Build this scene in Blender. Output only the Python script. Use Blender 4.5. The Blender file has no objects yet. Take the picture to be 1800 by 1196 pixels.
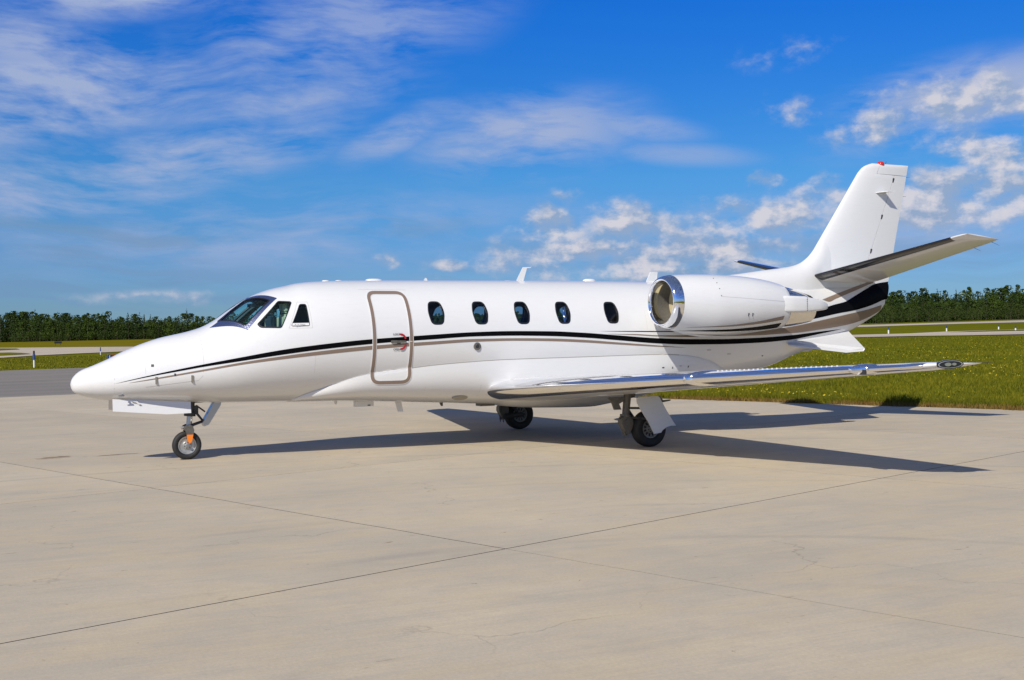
import bpy, bmesh, math, random
import numpy as np
from mathutils import Matrix, Vector, noise as mnoise

# ------------------------------------------------------------------ camera, sky, sun, exposure
SC = bpy.context.scene
COL = SC.collection
SC.view_settings.view_transform = 'Standard'
SC.view_settings.look = 'None'
SC.view_settings.gamma = 1.0
SC.view_settings.use_curve_mapping = False
SC.view_settings.exposure = 0.0
SC.render.engine = 'CYCLES'
SC.cycles.max_bounces = 8
SC.cycles.transparent_max_bounces = 12

cam_data = bpy.data.cameras.new('camera')
cam = bpy.data.objects.new('camera', cam_data)
COL.objects.link(cam)
cam_data.sensor_width = 36.0
cam_data.lens = 2021.46 / 1800 * 36.0
cam_data.clip_start = 0.1
cam_data.clip_end = 6000
_r = Vector((0.89494, -0.44594, -0.01477)); _f = Vector((0.44601, 0.89502, 0.00178)); _u = _r.cross(_f)
cam.matrix_world = Matrix(((_r.x, _u.x, -_f.x, -1.67452), (_r.y, _u.y, -_f.y, -17.55221), (_r.z, _u.z, -_f.z, 1.68055), (0, 0, 0, 1)))
SC.camera = cam

SUN_TO = Vector((-1.02, -0.80, 1.0)).normalized()
SUN_EL = math.asin(SUN_TO.z); SUN_AZ = math.atan2(SUN_TO.x, SUN_TO.y)
sun_data = bpy.data.lights.new('sun', 'SUN')
sun_data.energy = 4.9
sun_data.angle = math.radians(0.53)
sun_data.color = (1.0, 0.945, 0.83)
sun = bpy.data.objects.new('sun', sun_data)
COL.objects.link(sun)
sun.rotation_euler = SUN_TO.to_track_quat('Z', 'Y').to_euler()
sun.location = (-30, -25, 30)

class G:
    """small helper round a node tree"""
    dim = '3D'
    def __init__(s, nt): s.nt = nt; s.n = nt.nodes; s.l = nt.links
    def new(s, t, **kw):
        n = s.n.new(t)
        for k, v in kw.items(): setattr(n, k, v)
        return n
    def put(s, sock, v):
        if isinstance(v, bpy.types.NodeSocket): s.l.new(v, sock)
        else: sock.default_value = v
    def math(s, op, a, b=None, c=None, clamp=False):
        n = s.new('ShaderNodeMath', operation=op); n.use_clamp = clamp
        s.put(n.inputs[0], a)
        if b is not None: s.put(n.inputs[1], b)
        if c is not None: s.put(n.inputs[2], c)
        return n.outputs[0]
    def mul(s, a, b): return s.math('MULTIPLY', a, b)
    def add(s, a, b): return s.math('ADD', a, b)
    def mapr(s, v, a, b, c=0.0, d=1.0, smooth=False):
        n = s.new('ShaderNodeMapRange'); n.interpolation_type = 'SMOOTHSTEP' if smooth else 'LINEAR'
        s.put(n.inputs[0], v); n.inputs[1].default_value = a; n.inputs[2].default_value = b
        n.inputs[3].default_value = c; n.inputs[4].default_value = d
        return n.outputs[0]
    def noise(s, vec, scale, detail=4, rough=0.55, dist=0.0):
        n = s.new('ShaderNodeTexNoise', noise_dimensions=s.dim); s.put(n.inputs['Vector'], vec); n.inputs['Scale'].default_value = scale
        n.inputs['Detail'].default_value = detail; n.inputs['Roughness'].default_value = rough; n.inputs['Distortion'].default_value = dist
        return n.outputs[0]
    def mapping(s, vec, loc=(0, 0, 0), rot=(0, 0, 0), scale=(1, 1, 1), kind='POINT'):
        n = s.new('ShaderNodeMapping', vector_type=kind); s.put(n.inputs['Vector'], vec)
        n.inputs['Location'].default_value = loc; n.inputs['Rotation'].default_value = rot; n.inputs['Scale'].default_value = scale
        return n.outputs[0]
    def mix(s, f, a, b, kind='MIX'):
        n = s.new('ShaderNodeMix', data_type='RGBA', blend_type=kind); n.clamp_factor = True
        s.put(n.inputs[0], f)
        for k, v in ((6, a), (7, b)):
            if isinstance(v, (tuple, list)) and len(v) == 3: v = (*v, 1)
            s.put(n.inputs[k], v)
        return n.outputs[2]
    def blob(s, vec, x, y, rx, ry, rot=0.0, a=1.0):
        m = s.mapping(vec, (x, y, 0), (0, 0, math.radians(rot)), (rx, ry, 1), 'TEXTURE')
        n = s.new('ShaderNodeVectorMath', operation='LENGTH'); s.put(n.inputs[0], m)
        return s.mapr(n.outputs['Value'], 1.0, 0.15, 0.0, a, True)
    def vmath(s, op, a, b):
        n = s.new('ShaderNodeVectorMath', operation=op); s.put(n.inputs[0], a); s.put(n.inputs[1], b)
        return n.outputs[0]

SKY_STRENGTH = 0.071
def make_world():
    w = bpy.data.worlds.new('World'); SC.world = w; w.use_nodes = True
    g = G(w.node_tree); g.n.clear(); g.dim = '2D'
    out = g.new('ShaderNodeOutputWorld'); bg = g.new('ShaderNodeBackground')
    g.l.new(bg.outputs[0], out.inputs[0]); bg.inputs[1].default_value = SKY_STRENGTH
    sky = g.new('ShaderNodeTexSky', sky_type='NISHITA'); sky.sun_disc = False
    sky.sun_elevation = SUN_EL; sky.sun_rotation = SUN_AZ
    sky.air_density = 1.0; sky.dust_density = 0.3; sky.ozone_density = 3.0; sky.altitude = 300
    hsv = g.new('ShaderNodeHueSaturation'); hsv.inputs['Saturation'].default_value = 1.45
    g.l.new(sky.outputs[0], hsv.inputs['Color'])
    tc = g.new('ShaderNodeTexCoord'); d = tc.outputs['Generated']
    sx = g.new('ShaderNodeSeparateXYZ'); g.l.new(d, sx.inputs[0])
    az = g.mul(g.math('ARCTAN2', sx.outputs[0], sx.outputs[1]), 57.2958)
    el = g.mul(g.math('ARCSINE', sx.outputs[2]), 57.2958)
    # deep polarised blue overhead, paler hazy blue low down, the same all round
    rp = g.new('ShaderNodeValToRGB'); cr = rp.color_ramp
    st = ((0.0, (.195, .305, .55)), (4.0, (.24, .35, .575)), (8.0, (.335, .49, .65)), (16.0, (.29, .51, .85)), (30.0, (.28, .37, .62)), (55.0, (.30, .32, .42)), (90.0, (.30, .31, .38)))
    cr.elements[0].position = 0; cr.elements[0].color = (*st[0][1], 1); cr.elements[1].position = 1; cr.elements[1].color = (*st[-1][1], 1)
    for e, c in st[1:-1]: k = cr.elements.new(e / 90); k.color = (*c, 1)
    g.l.new(g.mapr(el, 0, 90, 0, 1), rp.inputs[0])
    sc = g.mix(1.0, hsv.outputs[0], rp.outputs[0], 'MULTIPLY')
    skyc = g.vmath('MULTIPLY', sc, (2.0, 2.0, 2.0))
    cx = g.new('ShaderNodeCombineXYZ'); g.l.new(az, cx.inputs[0]); g.l.new(el, cx.inputs[1])
    P = cx.outputs[0]
    def blobs(lst):
        acc = None
        for (px, py, rx, ry, rot, a) in lst:       # centre, radii in degrees of sky
            b = g.blob(P, px, py, rx, ry, rot, a)
            acc = b if acc is None else g.math('MAXIMUM', acc, b)
        return acc
    outside = g.mapr(g.math('ABSOLUTE', g.math('SUBTRACT', az, 26.5)), 26, 42, 0.0, 1.0)
    above = g.mapr(el, 17, 30, 0.0, 1.0)
    # ---- high thin cirrus, combed out in long soft streaks
    warp = g.new('ShaderNodeTexNoise', noise_dimensions='2D'); g.l.new(P, warp.inputs['Vector']); warp.inputs['Scale'].default_value = 0.085; warp.inputs['Detail'].default_value = 2
    wv = g.vmath('MULTIPLY', g.vmath('SUBTRACT', warp.outputs[1], (0.5, 0.5, 0.5)), (4.5, 2.6, 0.0))
    Pw = g.vmath('ADD', P, wv)
    c1 = g.noise(g.mapping(Pw, (3, 1, 0), (0, 0, math.radians(-12)), (0.11, 0.42, 1)), 1.0, 6, 0.56)
    c2 = g.noise(g.mapping(Pw, (9, 4, 0), (0, 0, math.radians(-24)), (0.34, 1.7, 1)), 1.0, 6, 0.62)
    cm = g.math('MAXIMUM', blobs(CIRRUS), g.mul(g.math('MAXIMUM', outside, above), 0.45))
    fib = g.add(g.mul(c1, 0.68), g.mul(c2, 0.32))
    cir = g.mul(g.mapr(fib, 0.385, 0.615, 0.0, 1.0), g.mapr(cm, 0.0, 0.8, 0.0, 1.0))
    col = g.mix(g.mapr(cir, 0.0, 1.0, 0.0, 0.92), skyc, CIRRUS_COL)
    # ---- low grey-blue bands of far cloud
    b1 = g.noise(g.mapping(Pw, (2, 5, 0), (0, 0, math.radians(3)), (0.10, 0.95, 1)), 1.0, 4, 0.55)
    bands = g.mul(g.mapr(b1, 0.40, 0.64, 0, 1, True), g.math('MAXIMUM', blobs(BANDS), g.mul(g.mapr(el, 0, 6, 0.55, 0.0), outside)))
    col = g.mix(g.mul(bands, 0.72), col, BAND_COL)
    # ---- cumulus puffs with lit tops and grey undersides
    def puff(off): return g.noise(g.mapping(P, (off[0], off[1], 0), (0, 0, 0), (0.38, 0.60, 1)), 1.0, 6, 0.58)
    mk = g.math('MAXIMUM', blobs(CUMULUS), g.mul(g.mul(outside, 0.55), g.mul(g.mapr(el, 1.5, 4, 0, 1), g.mapr(el, 8, 13, 1, 0))))
    n0 = puff((0, 0)); n1 = puff((-.14, .24))
    d0 = g.mapr(g.add(g.mul(n0, 1.6), g.mul(mk, 0.66)), 0.90, 1.52, 0, 1, True)
    lit = g.mapr(g.math('SUBTRACT', n0, n1), -0.07, 0.13, 0.0, 1.0)
    lit = g.mul(lit, g.mapr(mk, 0.10, 0.75, 0.35, 1.0))
    ccol = g.mix(lit, CUM_DARK, CUM_LIT)
    col = g.mix(g.mul(d0, g.mapr(mk, 0.0, 0.35, 0.0, 0.95)), col, ccol)
    g.l.new(col, bg.inputs[0])
    w.cycles.sampling_method = 'MANUAL'; w.cycles.sample_map_resolution = 256
def skp(X, Y): return (26.49 + (X - 900) * 0.02672, (601.6 - 0.0135 * (X - 900) - Y) * 0.0277)
def sblob(X, Y, rx, ry, rot, a):
    x, y = skp(X, Y); return (x, y, rx * 0.0275, ry * 0.0275, rot, a)
CIRRUS_COL = (5.2, 6.3, 9.3); BAND_COL = (2.4, 4.3, 7.1)
CUM_DARK = (4.2, 5.6, 8.1); CUM_LIT = (9.4, 9.2, 10.0)
CIRRUS = [sblob(*t) for t in (
    (40, 200, 520, 120, 8, 1.0), (330, 280, 420, 90, 12, .80), (60, 350, 420, 110, 3, .75),
    (250, 10, 420, 70, 10, .85), (560, 70, 480, 150, 16, .55), (690, 235, 170, 50, 20, .65),
    (930, 235, 300, 110, 6, .80), (1130, 220, 180, 36, -8, .55), (1220, 270, 190, 30, -5, .45),
    (1740, 190, 330, 90, 4, .85), (1640, 240, 240, 60, 10, .6), (1560, 400, 420, 90, 0, .6), (1100, 420, 420, 90, 0, .55), (60, 120, 300, 90, -8, .7), (480, 180, 380, 80, 10, .6), (430, 410, 760, 110, 2, .50), (820, 200, 160, 40, -10, .45))]
BANDS = [sblob(*t) for t in (
    (130, 430, 520, 60, -4, 1.0), (150, 510, 700, 80, 0, .85), (620, 390, 300, 50, 0, .7), (1150, 470, 620, 90, 0, .9), (1600, 450, 420, 90, 0, .6))]
CUMULUS = [sblob(*t) for t in (
    (975, 395, 120, 62, 0, 1.0), (975, 440, 110, 40, 8, .85), (1030, 352, 80, 36, -18, .6), (1130, 400, 150, 75, -10, .85), (1110, 365, 80, 32, -30, .6),
    (1230, 435, 190, 60, -6, .75), (1340, 385, 210, 70, 0, .85), (1374, 322, 60, 34, 0, .85), (1460, 350, 130, 60, 10, .75),
    (1430, 205, 130, 44, -10, .40), (1620, 230, 210, 70, 8, .8), (1730, 200, 300, 90, 0, .70), (1750, 285, 160, 60, -20, .95),
    (1690, 365, 270, 90, 0, 1.0), (672, 458, 46, 26, -15, .9), (790, 463, 60, 20, 0, .7), (1180, 450, 560, 85, 0, .85), (1420, 105, 170, 40, 6, .30), (300, 525, 260, 22, 0, .42))]
make_world()

# ------------------------------------------------------------------ materials
MATS = {}
def mat(name):
    m = bpy.data.materials.new(name); m.use_nodes = True
    g = G(m.node_tree); g.n.clear()
    out = g.new('ShaderNodeOutputMaterial'); b = g.new('ShaderNodeBsdfPrincipled')
    g.l.new(b.outputs[0], out.inputs[0]); MATS[name] = m
    return m, g, b, out
def plain(name, col, rough=0.5, metal=0.0, coat=0.0, bump=0.0, bscale=40, var=0.0):
    m, g, b, out = mat(name)
    b.inputs['Base Color'].default_value = (*col, 1); b.inputs['Roughness'].default_value = rough
    b.inputs['Metallic'].default_value = metal; b.inputs['Coat Weight'].default_value = coat; b.inputs['Coat Roughness'].default_value = 0.04
    if bump or var:
        tc = g.new('ShaderNodeTexCoord'); n = g.noise(tc.outputs['Object'], bscale, 5, 0.6)
        if bump:
            bp = g.new('ShaderNodeBump'); bp.inputs['Strength'].default_value = bump; bp.inputs['Distance'].default_value = 0.01
            g.l.new(n, bp.inputs['Height']); g.l.new(bp.outputs[0], b.inputs['Normal'])
        if var:
            c2 = tuple(x * (1 - var) for x in col)
            g.l.new(g.mix(g.mapr(n, 0.35, 0.65), (*col, 1), (*c2, 1)), b.inputs['Base Color'])
    return m
def make_materials():
    # glossy aircraft white with faint waviness of the skin and light dirt towards the belly seams
    m, g, b, out = mat('white_paint')
    tc = g.new('ShaderNodeTexCoord'); o = tc.outputs['Object']
    n = g.noise(o, 2.2, 3, 0.5); n2 = g.noise(g.mapping(o, scale=(1.0, 6, 6)), 5.0, 5, 0.6)
    g.l.new(g.mix(g.mapr(n2, 0.5, 0.8, 0, 0.35), (0.70, 0.70, 0.705), (0.63, 0.625, 0.61)), b.inputs['Base Color'])
    b.inputs['Roughness'].default_value = 0.30; b.inputs['Coat Weight'].default_value = 0.7; b.inputs['Coat Roughness'].default_value = 0.03
    bp = g.new('ShaderNodeBump'); bp.inputs['Strength'].default_value = 0.10; bp.inputs['Distance'].default_value = 0.02
    g.l.new(n, bp.inputs['Height']); g.l.new(bp.outputs[0], b.inputs['Normal']); g.l.new(bp.outputs[0], b.inputs['Coat Normal'])
    plain('black_paint', (0.004, 0.004, 0.005), 0.22, 0, 0.0)
    MATS['black_paint'].node_tree.nodes['Principled BSDF'].inputs['Specular IOR Level'].default_value = 0.02
    plain('taupe_paint', (0.215, 0.155, 0.12), 0.28, 0, 0.5)
    plain('seam', (0.50, 0.49, 0.48), 0.6)
    plain('dark_fitting', (0.03, 0.03, 0.035), 0.5)
    m, g, b, out = mat('chrome')
    tc = g.new('ShaderNodeTexCoord'); n = g.noise(g.mapping(tc.outputs['Object'], scale=(1, 0.5, 2)), 3.0, 4, 0.55)
    b.inputs['Base Color'].default_value = (0.88, 0.88, 0.89, 1); b.inputs['Metallic'].default_value = 1.0
    g.l.new(g.mapr(n, 0.3, 0.7, 0.03, 0.10), b.inputs['Roughness'])
    bp = g.new('ShaderNodeBump'); bp.inputs['Strength'].default_value = 0.12; bp.inputs['Distance'].default_value = 0.02
    g.l.new(n, bp.inputs['Height']); g.l.new(bp.outputs[0], b.inputs['Normal'])
    plain('nozzle_metal', (0.82, 0.79, 0.73), 0.09, 1.0, 0, 0.08, 12)
    plain('steel', (0.45, 0.46, 0.48), 0.28, 1.0, 0, 0.15, 30)
    plain('gear_grey', (0.14, 0.13, 0.115), 0.45, 0.2, 0, 0.2, 30, 0.3)
    plain('gear_dark', (0.05, 0.05, 0.05), 0.5, 0.3, 0, 0.3, 40)
    plain('rubber', (0.014, 0.014, 0.015), 0.7, 0, 0, 0.25, 60)
    plain('wheel_silver', (0.55, 0.55, 0.53), 0.35, 0.7, 0, 0.2, 30, 0.2)
    plain('wheel_grey', (0.30, 0.30, 0.29), 0.5, 0.2, 0, 0.2, 30, 0.2)
    plain('orange_paint', (0.85, 0.22, 0.015), 0.45)
    plain('red_lens', (0.55, 0.02, 0.015), 0.12, 0, 0.6)
    plain('red_paint', (0.38, 0.015, 0.02), 0.4)
    plain('lamp_glass', (0.75, 0.78, 0.78), 0.15, 0.3, 0.5)
    plain('clear_cover', (0.62, 0.66, 0.70), 0.08, 0.8, 0.5)
    plain('inlet_cover', (0.50, 0.42, 0.24), 0.55, 0, 0, 0.2, 20, 0.15)
    plain('boot_rubber', (0.010, 0.010, 0.012), 0.18, 0, 0.35)
    plain('leather', (0.62, 0.52, 0.36), 0.55, 0, 0, 0.2, 60)
    plain('cabin_trim', (0.34, 0.31, 0.26), 0.7)
    plain('panel_dark', (0.02, 0.021, 0.024), 0.6)
    plain('window_rim', (0.012, 0.013, 0.016), 0.3, 0, 0.4)
    plain('windshield_rim', (0.42, 0.45, 0.62), 0.25, 1.0, 0.2, 0.3, 60)
    plain('stake_blue', (0.03, 0.07, 0.25), 0.4)
    plain('stake_white', (0.75, 0.75, 0.72), 0.5)
    plain('sign_black', (0.012, 0.012, 0.012), 0.5)
    # tinted glazing: lets light through, mirrors more at a slant
    for nm, c in (('glazing', (0.66, 0.92, 0.95, 1)), ('cabin_glazing', (0.50, 0.62, 0.74, 1))):
        m = bpy.data.materials.new(nm); m.use_nodes = True; MATS[nm] = m
        g = G(m.node_tree); g.n.clear(); out = g.new('ShaderNodeOutputMaterial')
        tr = g.new('ShaderNodeBsdfTransparent'); tr.inputs[0].default_value = c
        gl = g.new('ShaderNodeBsdfGlossy'); gl.inputs['Roughness'].default_value = 0.01
        lw = g.new('ShaderNodeLayerWeight'); lw.inputs[0].default_value = 0.5; fr = g.math('MULTIPLY_ADD', g.math('POWER', lw.outputs['Facing'], 4.5), 0.90, 0.045)
        ms = g.new('ShaderNodeMixShader'); g.l.new(fr, ms.inputs[0]); g.l.new(tr.outputs[0], ms.inputs[1]); g.l.new(gl.outputs[0], ms.inputs[2])
        g.l.new(ms.outputs[0], out.inputs[0])

    # pale buff concrete: cloudy tone, broom streaks, tyre scuffs, rusty marks, hair cracks
    m, g, b, out = mat('concrete')
    tc = g.new('ShaderNodeTexCoord'); o = tc.outputs['Object']; oi = g.new('ShaderNodeObjectInfo')
    rot = g.mapping(o, (0, 0, 0), (0, 0, math.radians(-17.6)), (1, 1, 1))
    n1 = g.noise(o, 0.35, 6, 0.6); n2 = g.noise(rot, 2.3, 6, 0.62); n3 = g.noise(o, 45, 4, 0.6)
    st = g.noise(g.mapping(o, (0, 0, 0), (0, 0, math.radians(-35)), (0.35, 3.2, 1)), 1.2, 6, 0.65, 0.6)
    base = g.mix(g.mapr(n1, 0.32, 0.68), (0.44, 0.378, 0.285), (0.60, 0.50, 0.348))
    base = g.mix(g.mapr(n2, 0.35, 0.7, 0, 0.45), base, (0.41, 0.37, 0.315))
    base = g.mix(g.mapr(st, 0.52, 0.72, 0, 0.32), base, (0.31, 0.285, 0.25))
    n4 = g.noise(g.mapping(o, (7, 3, 0), (0, 0, math.radians(27)), (0.75, 1.9, 1)), 1.0, 7, 0.66)
    base = g.mix(g.mapr(n4, 0.46, 0.68, 0, 0.58), base, (0.57, 0.45, 0.275))
    n5 = g.noise(g.mapping(o, (3, 1, 0), (0, 0, .4), (1, 2.6, 1)), 1.7, 8, 0.7, 0.4)
    br = g.noise(g.mapping(o, (0, 0, 0), (0, 0, math.radians(-20)), (0.9, 26, 1)), 1.0, 4, 0.6)
    base = g.mix(g.mapr(br, 0.35, 0.7, 0, 0.28), base, (0.35, 0.31, 0.26))
    n6 = g.noise(o, 5.5, 6, 0.7); base = g.mix(g.mapr(n6, 0.50, 0.72, 0, 0.30), base, (0.36, 0.30, 0.235))
    spots = g.mapr(n5, 0.70, 0.76, 0, 0.55)
    base = g.mix(spots, base, (0.21, 0.165, 0.12))
    vr = g.new('ShaderNodeTexVoronoi', feature='DISTANCE_TO_EDGE')
    wv = g.new('ShaderNodeTexNoise'); g.l.new(o, wv.inputs['Vector']); wv.inputs['Scale'].default_value = 1.3; wv.inputs['Detail'].default_value = 6
    g.l.new(g.vmath('ADD', o, g.vmath('MULTIPLY', g.vmath('SUBTRACT', wv.outputs[1], (.5, .5, .5)), (1.2, 1.2, 0))), vr.inputs['Vector']); vr.inputs['Scale'].default_value = 0.17
    crack = g.mul(g.mapr(vr.outputs[0], 0.0, 0.0018, 0.45, 0), g.mapr(g.noise(o, 0.5, 3), 0.46, 0.56))
    base = g.mix(crack, base, (0.13, 0.105, 0.08))
    base = g.mix(g.mapr(n3, 0.3, 0.7, 0, 0.34), base, (0.31, 0.27, 0.215))
    pk = g.new('ShaderNodeTexVoronoi', feature='F1'); g.l.new(o, pk.inputs['Vector']); pk.inputs['Scale'].default_value = 3.0
    base = g.mix(g.mapr(pk.outputs['Distance'], 0.02, 0.035, 0.5, 0), base, (0.10, 0.09, 0.08))
    # thin arcs left by turning tyres
    rg = g.new('ShaderNodeTexWave', wave_type='RINGS', rings_direction='Z'); g.l.new(g.mapping(o, (-2.0, 14.0, 0)), rg.inputs['Vector']); rg.inputs['Scale'].default_value = 0.16
    rg.inputs['Distortion'].default_value = 1.4; rg.inputs['Detail'].default_value = 2; rg.inputs['Detail Scale'].default_value = 0.3
    arc = g.mul(g.mapr(rg.outputs['Fac'], 0.975, 1.0, 0, 0.16), g.mapr(g.noise(o, 0.25, 3), 0.45, 0.62))
    base = g.mix(arc, base, (0.12, 0.12, 0.13))
    # a spilt rusty patch ahead of the nose wheel
    sp = g.noise(g.mapping(o, (1, 2, 0), (0, 0, 0.2), (1.0, 3.0, 1)), 2.6, 7, 0.7, 0.8)
    spm = g.math('MAXIMUM', g.blob(o, -0.10, 1.55, 0.50, 0.30, 15), g.mul(g.blob(o, 0.75, 1.42, 0.9, 0.16, 12), 0.9))
    base = g.mix(g.mapr(g.add(sp, g.mul(spm, 0.28)), 0.66, 0.70, 0, 0.75), base, (0.16, 0.10, 0.06))
    tone = g.mapr(oi.outputs['Random'], 0, 1, 0.95, 1.05)
    tn = g.new('ShaderNodeCombineColor'); [g.l.new(tone, tn.inputs[k]) for k in range(3)]
    base = g.mix(1.0, base, tn.outputs[0], 'MULTIPLY')
    g.l.new(base, b.inputs['Base Color']); b.inputs['Roughness'].default_value = 0.85; b.inputs['Specular IOR Level'].default_value = 0.3
    bp = g.new('ShaderNodeBump'); bp.inputs['Strength'].default_value = 0.35; bp.inputs['Distance'].default_value = 0.004
    g.l.new(n3, bp.inputs['Height']); g.l.new(bp.outputs[0], b.inputs['Normal'])
    plain('joint_filler', (0.05, 0.043, 0.036), 0.95, 0, 0, 0.4, 30, 0.4)
    m, g, b, out = mat('asphalt')
    tc = g.new('ShaderNodeTexCoord'); o = tc.outputs['Object']
    n1 = g.noise(g.mapping(o, scale=(0.25, 1, 1)), 0.35, 6, 0.6); n2 = g.noise(o, 14, 5, 0.6)
    base = g.mix(g.mapr(n1, 0.35, 0.68), (0.165, 0.145, 0.124), (0.235, 0.208, 0.178)); base = g.mix(g.mapr(n2, 0.3, 0.7, 0, 0.3), base, (0.12, 0.107, 0.092))
    n3 = g.noise(g.mapping(o, rot=(0, 0, 0.15), scale=(0.06, 1.3, 1)), 0.5, 4, 0.6); base = g.mix(g.mapr(n3, 0.55, 0.7, 0, 0.4), base, (0.28, 0.248, 0.212))
    g.l.new(base, b.inputs['Base Color']); b.inputs['Roughness'].default_value = 0.9
    m, g, b, out = mat('runway_concrete')
    tc = g.new('ShaderNodeTexCoord'); o = tc.outputs['Object']
    n1 = g.noise(g.mapping(o, scale=(0.3, 1, 1)), 0.12, 5, 0.6); n2 = g.noise(o, 1.5, 5, 0.6)
    base = g.mix(g.mapr(n1, 0.35, 0.65), (0.41, 0.34, 0.255), (0.52, 0.435, 0.325)); base = g.mix(g.mapr(n2, 0.4, 0.7, 0, 0.3), base, (0.25, 0.22, 0.20))
    g.l.new(base, b.inputs['Base Color']); b.inputs['Roughness'].default_value = 0.9
    # meadow ground seen from low down
    m, g, b, out = mat('turf')
    tc = g.new('ShaderNodeTexCoord'); o = tc.outputs['Object']
    n1 = g.noise(o, 0.09, 5, 0.6); n2 = g.noise(o, 0.8, 6, 0.65); n3 = g.noise(o, 9, 5, 0.65)
    base = g.mix(g.mapr(n1, 0.38, 0.62), (0.095, 0.125, 0.005), (0.155, 0.150, 0.008))
    base = g.mix(g.mapr(n2, 0.38, 0.7, 0, 0.75), base, (0.205, 0.165, 0.022))
    base = g.mix(g.mapr(n3, 0.35, 0.68, 0, 0.7), base, (0.050, 0.062, 0.006))
    g.l.new(base, b.inputs['Base Color']); b.inputs['Roughness'].default_value = 1.0; b.inputs['Specular IOR Level'].default_value = 0.0
    m, g, b, out = mat('dry_turf')
    tc = g.new('ShaderNodeTexCoord'); o = tc.outputs['Object']
    n1 = g.noise(g.mapping(o, scale=(0.4, 1, 1)), 0.12, 6, 0.65)
    g.l.new(g.mix(g.mapr(n1, 0.35, 0.65), (0.19, 0.145, 0.012), (0.10, 0.105, 0.008)), b.inputs['Base Color']); b.inputs['Roughness'].default_value = 1.0; b.inputs['Specular IOR Level'].default_value = 0.0
    plain('soil', (0.085, 0.055, 0.025), 1.0, 0, 0, 0.6, 8, 0.5)
    for nm, c, c2 in (('blade_green', (0.034, 0.066, 0.003), (0.235, 0.205, 0.010)), ('blade_straw', (0.26, 0.19, 0.05), (0.16, 0.085, 0.022)),
                      ('leaf_aspen', (0.030, 0.055, 0.008), (0.058, 0.090, 0.010)), ('leaf_dark', (0.021, 0.040, 0.008), (0.040, 0.063, 0.010)),
                      ('leaf_spruce', (0.018, 0.034, 0.009), (0.030, 0.050, 0.012)), ('leaf_shrub', (0.034, 0.054, 0.010), (0.058, 0.080, 0.014))):
        m, g, b, out = mat(nm)
        gi = g.new('ShaderNodeNewGeometry'); oi = g.new('ShaderNodeObjectInfo')
        f = g.add(g.mul(gi.outputs['Random Per Island'], 0.6), g.mul(oi.outputs['Random'], 0.4))
        if nm.startswith('blade'):
            tc = g.new('ShaderNodeTexCoord'); o = tc.outputs['Object']
            a1 = g.noise(o, 2.2, 5, 0.7); a2 = g.noise(o, 0.22, 4, 0.6)
            f = g.add(g.mul(gi.outputs['Random Per Island'], 0.35), g.add(g.mul(g.mapr(a1, 0.36, 0.64), 0.45), g.mul(g.mapr(a2, 0.38, 0.62), 0.30)))
        g.l.new(g.mix(f, c, c2), b.inputs['Base Color']); b.inputs['Roughness'].default_value = 0.7; b.inputs['Specular IOR Level'].default_value = 0.15
        if nm.startswith('blade') or nm.startswith('leaf'):
            tl = g.new('ShaderNodeBsdfTranslucent'); g.l.new(g.mix(f, tuple(min(1, x * 1.2) for x in c), c2), tl.inputs[0])
            ms = g.new('ShaderNodeMixShader'); ms.inputs[0].default_value = 0.22
            g.l.new(b.outputs[0], ms.inputs[1]); g.l.new(tl.outputs[0], ms.inputs[2]); g.l.new(ms.outputs[0], out.inputs[0])
    plain('dandelion', (0.72, 0.56, 0.03), 0.7)
    plain('bark', (0.07, 0.06, 0.045), 0.9)
make_materials()

# ------------------------------------------------------------------ object helpers
def link(name, me, parent=None, mats=(), smooth=False):
    for m in mats: me.materials.append(MATS[m])
    o = bpy.data.objects.new(name, me); COL.objects.link(o)
    if parent is not None: o.parent = parent
    if smooth and me.polygons: me.polygons.foreach_set('use_smooth', [True] * len(me.polygons))
    return o
def mesh(name, v, f, m, parent=None, smooth=False, sharp=None, idx=None):
    me = bpy.data.meshes.new(name)
    me.from_pydata([tuple(map(float, p)) for p in v], [], [tuple(map(int, q)) for q in f]); me.update()
    o = link(name, me, parent, (m,) if isinstance(m, str) else m, smooth)
    if idx is not None: me.polygons.foreach_set('material_index', list(idx))
    if smooth and sharp:
        me.set_sharp_from_angle(angle=math.radians(sharp))
    return o
def empty(name, loc=(0, 0, 0), rz=0.0, parent=None):
    o = bpy.data.objects.new(name, None); COL.objects.link(o); o.location = loc; o.rotation_euler = (0, 0, rz)
    o.empty_display_size = 0.2
    if parent is not None: o.parent = parent
    return o
def tag(o, label=None, cat=None, group=None, kind=None):
    if label: o['label'] = label
    if cat: o['category'] = cat
    if group: o['group'] = group
    if kind: o['kind'] = kind
    return o
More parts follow.
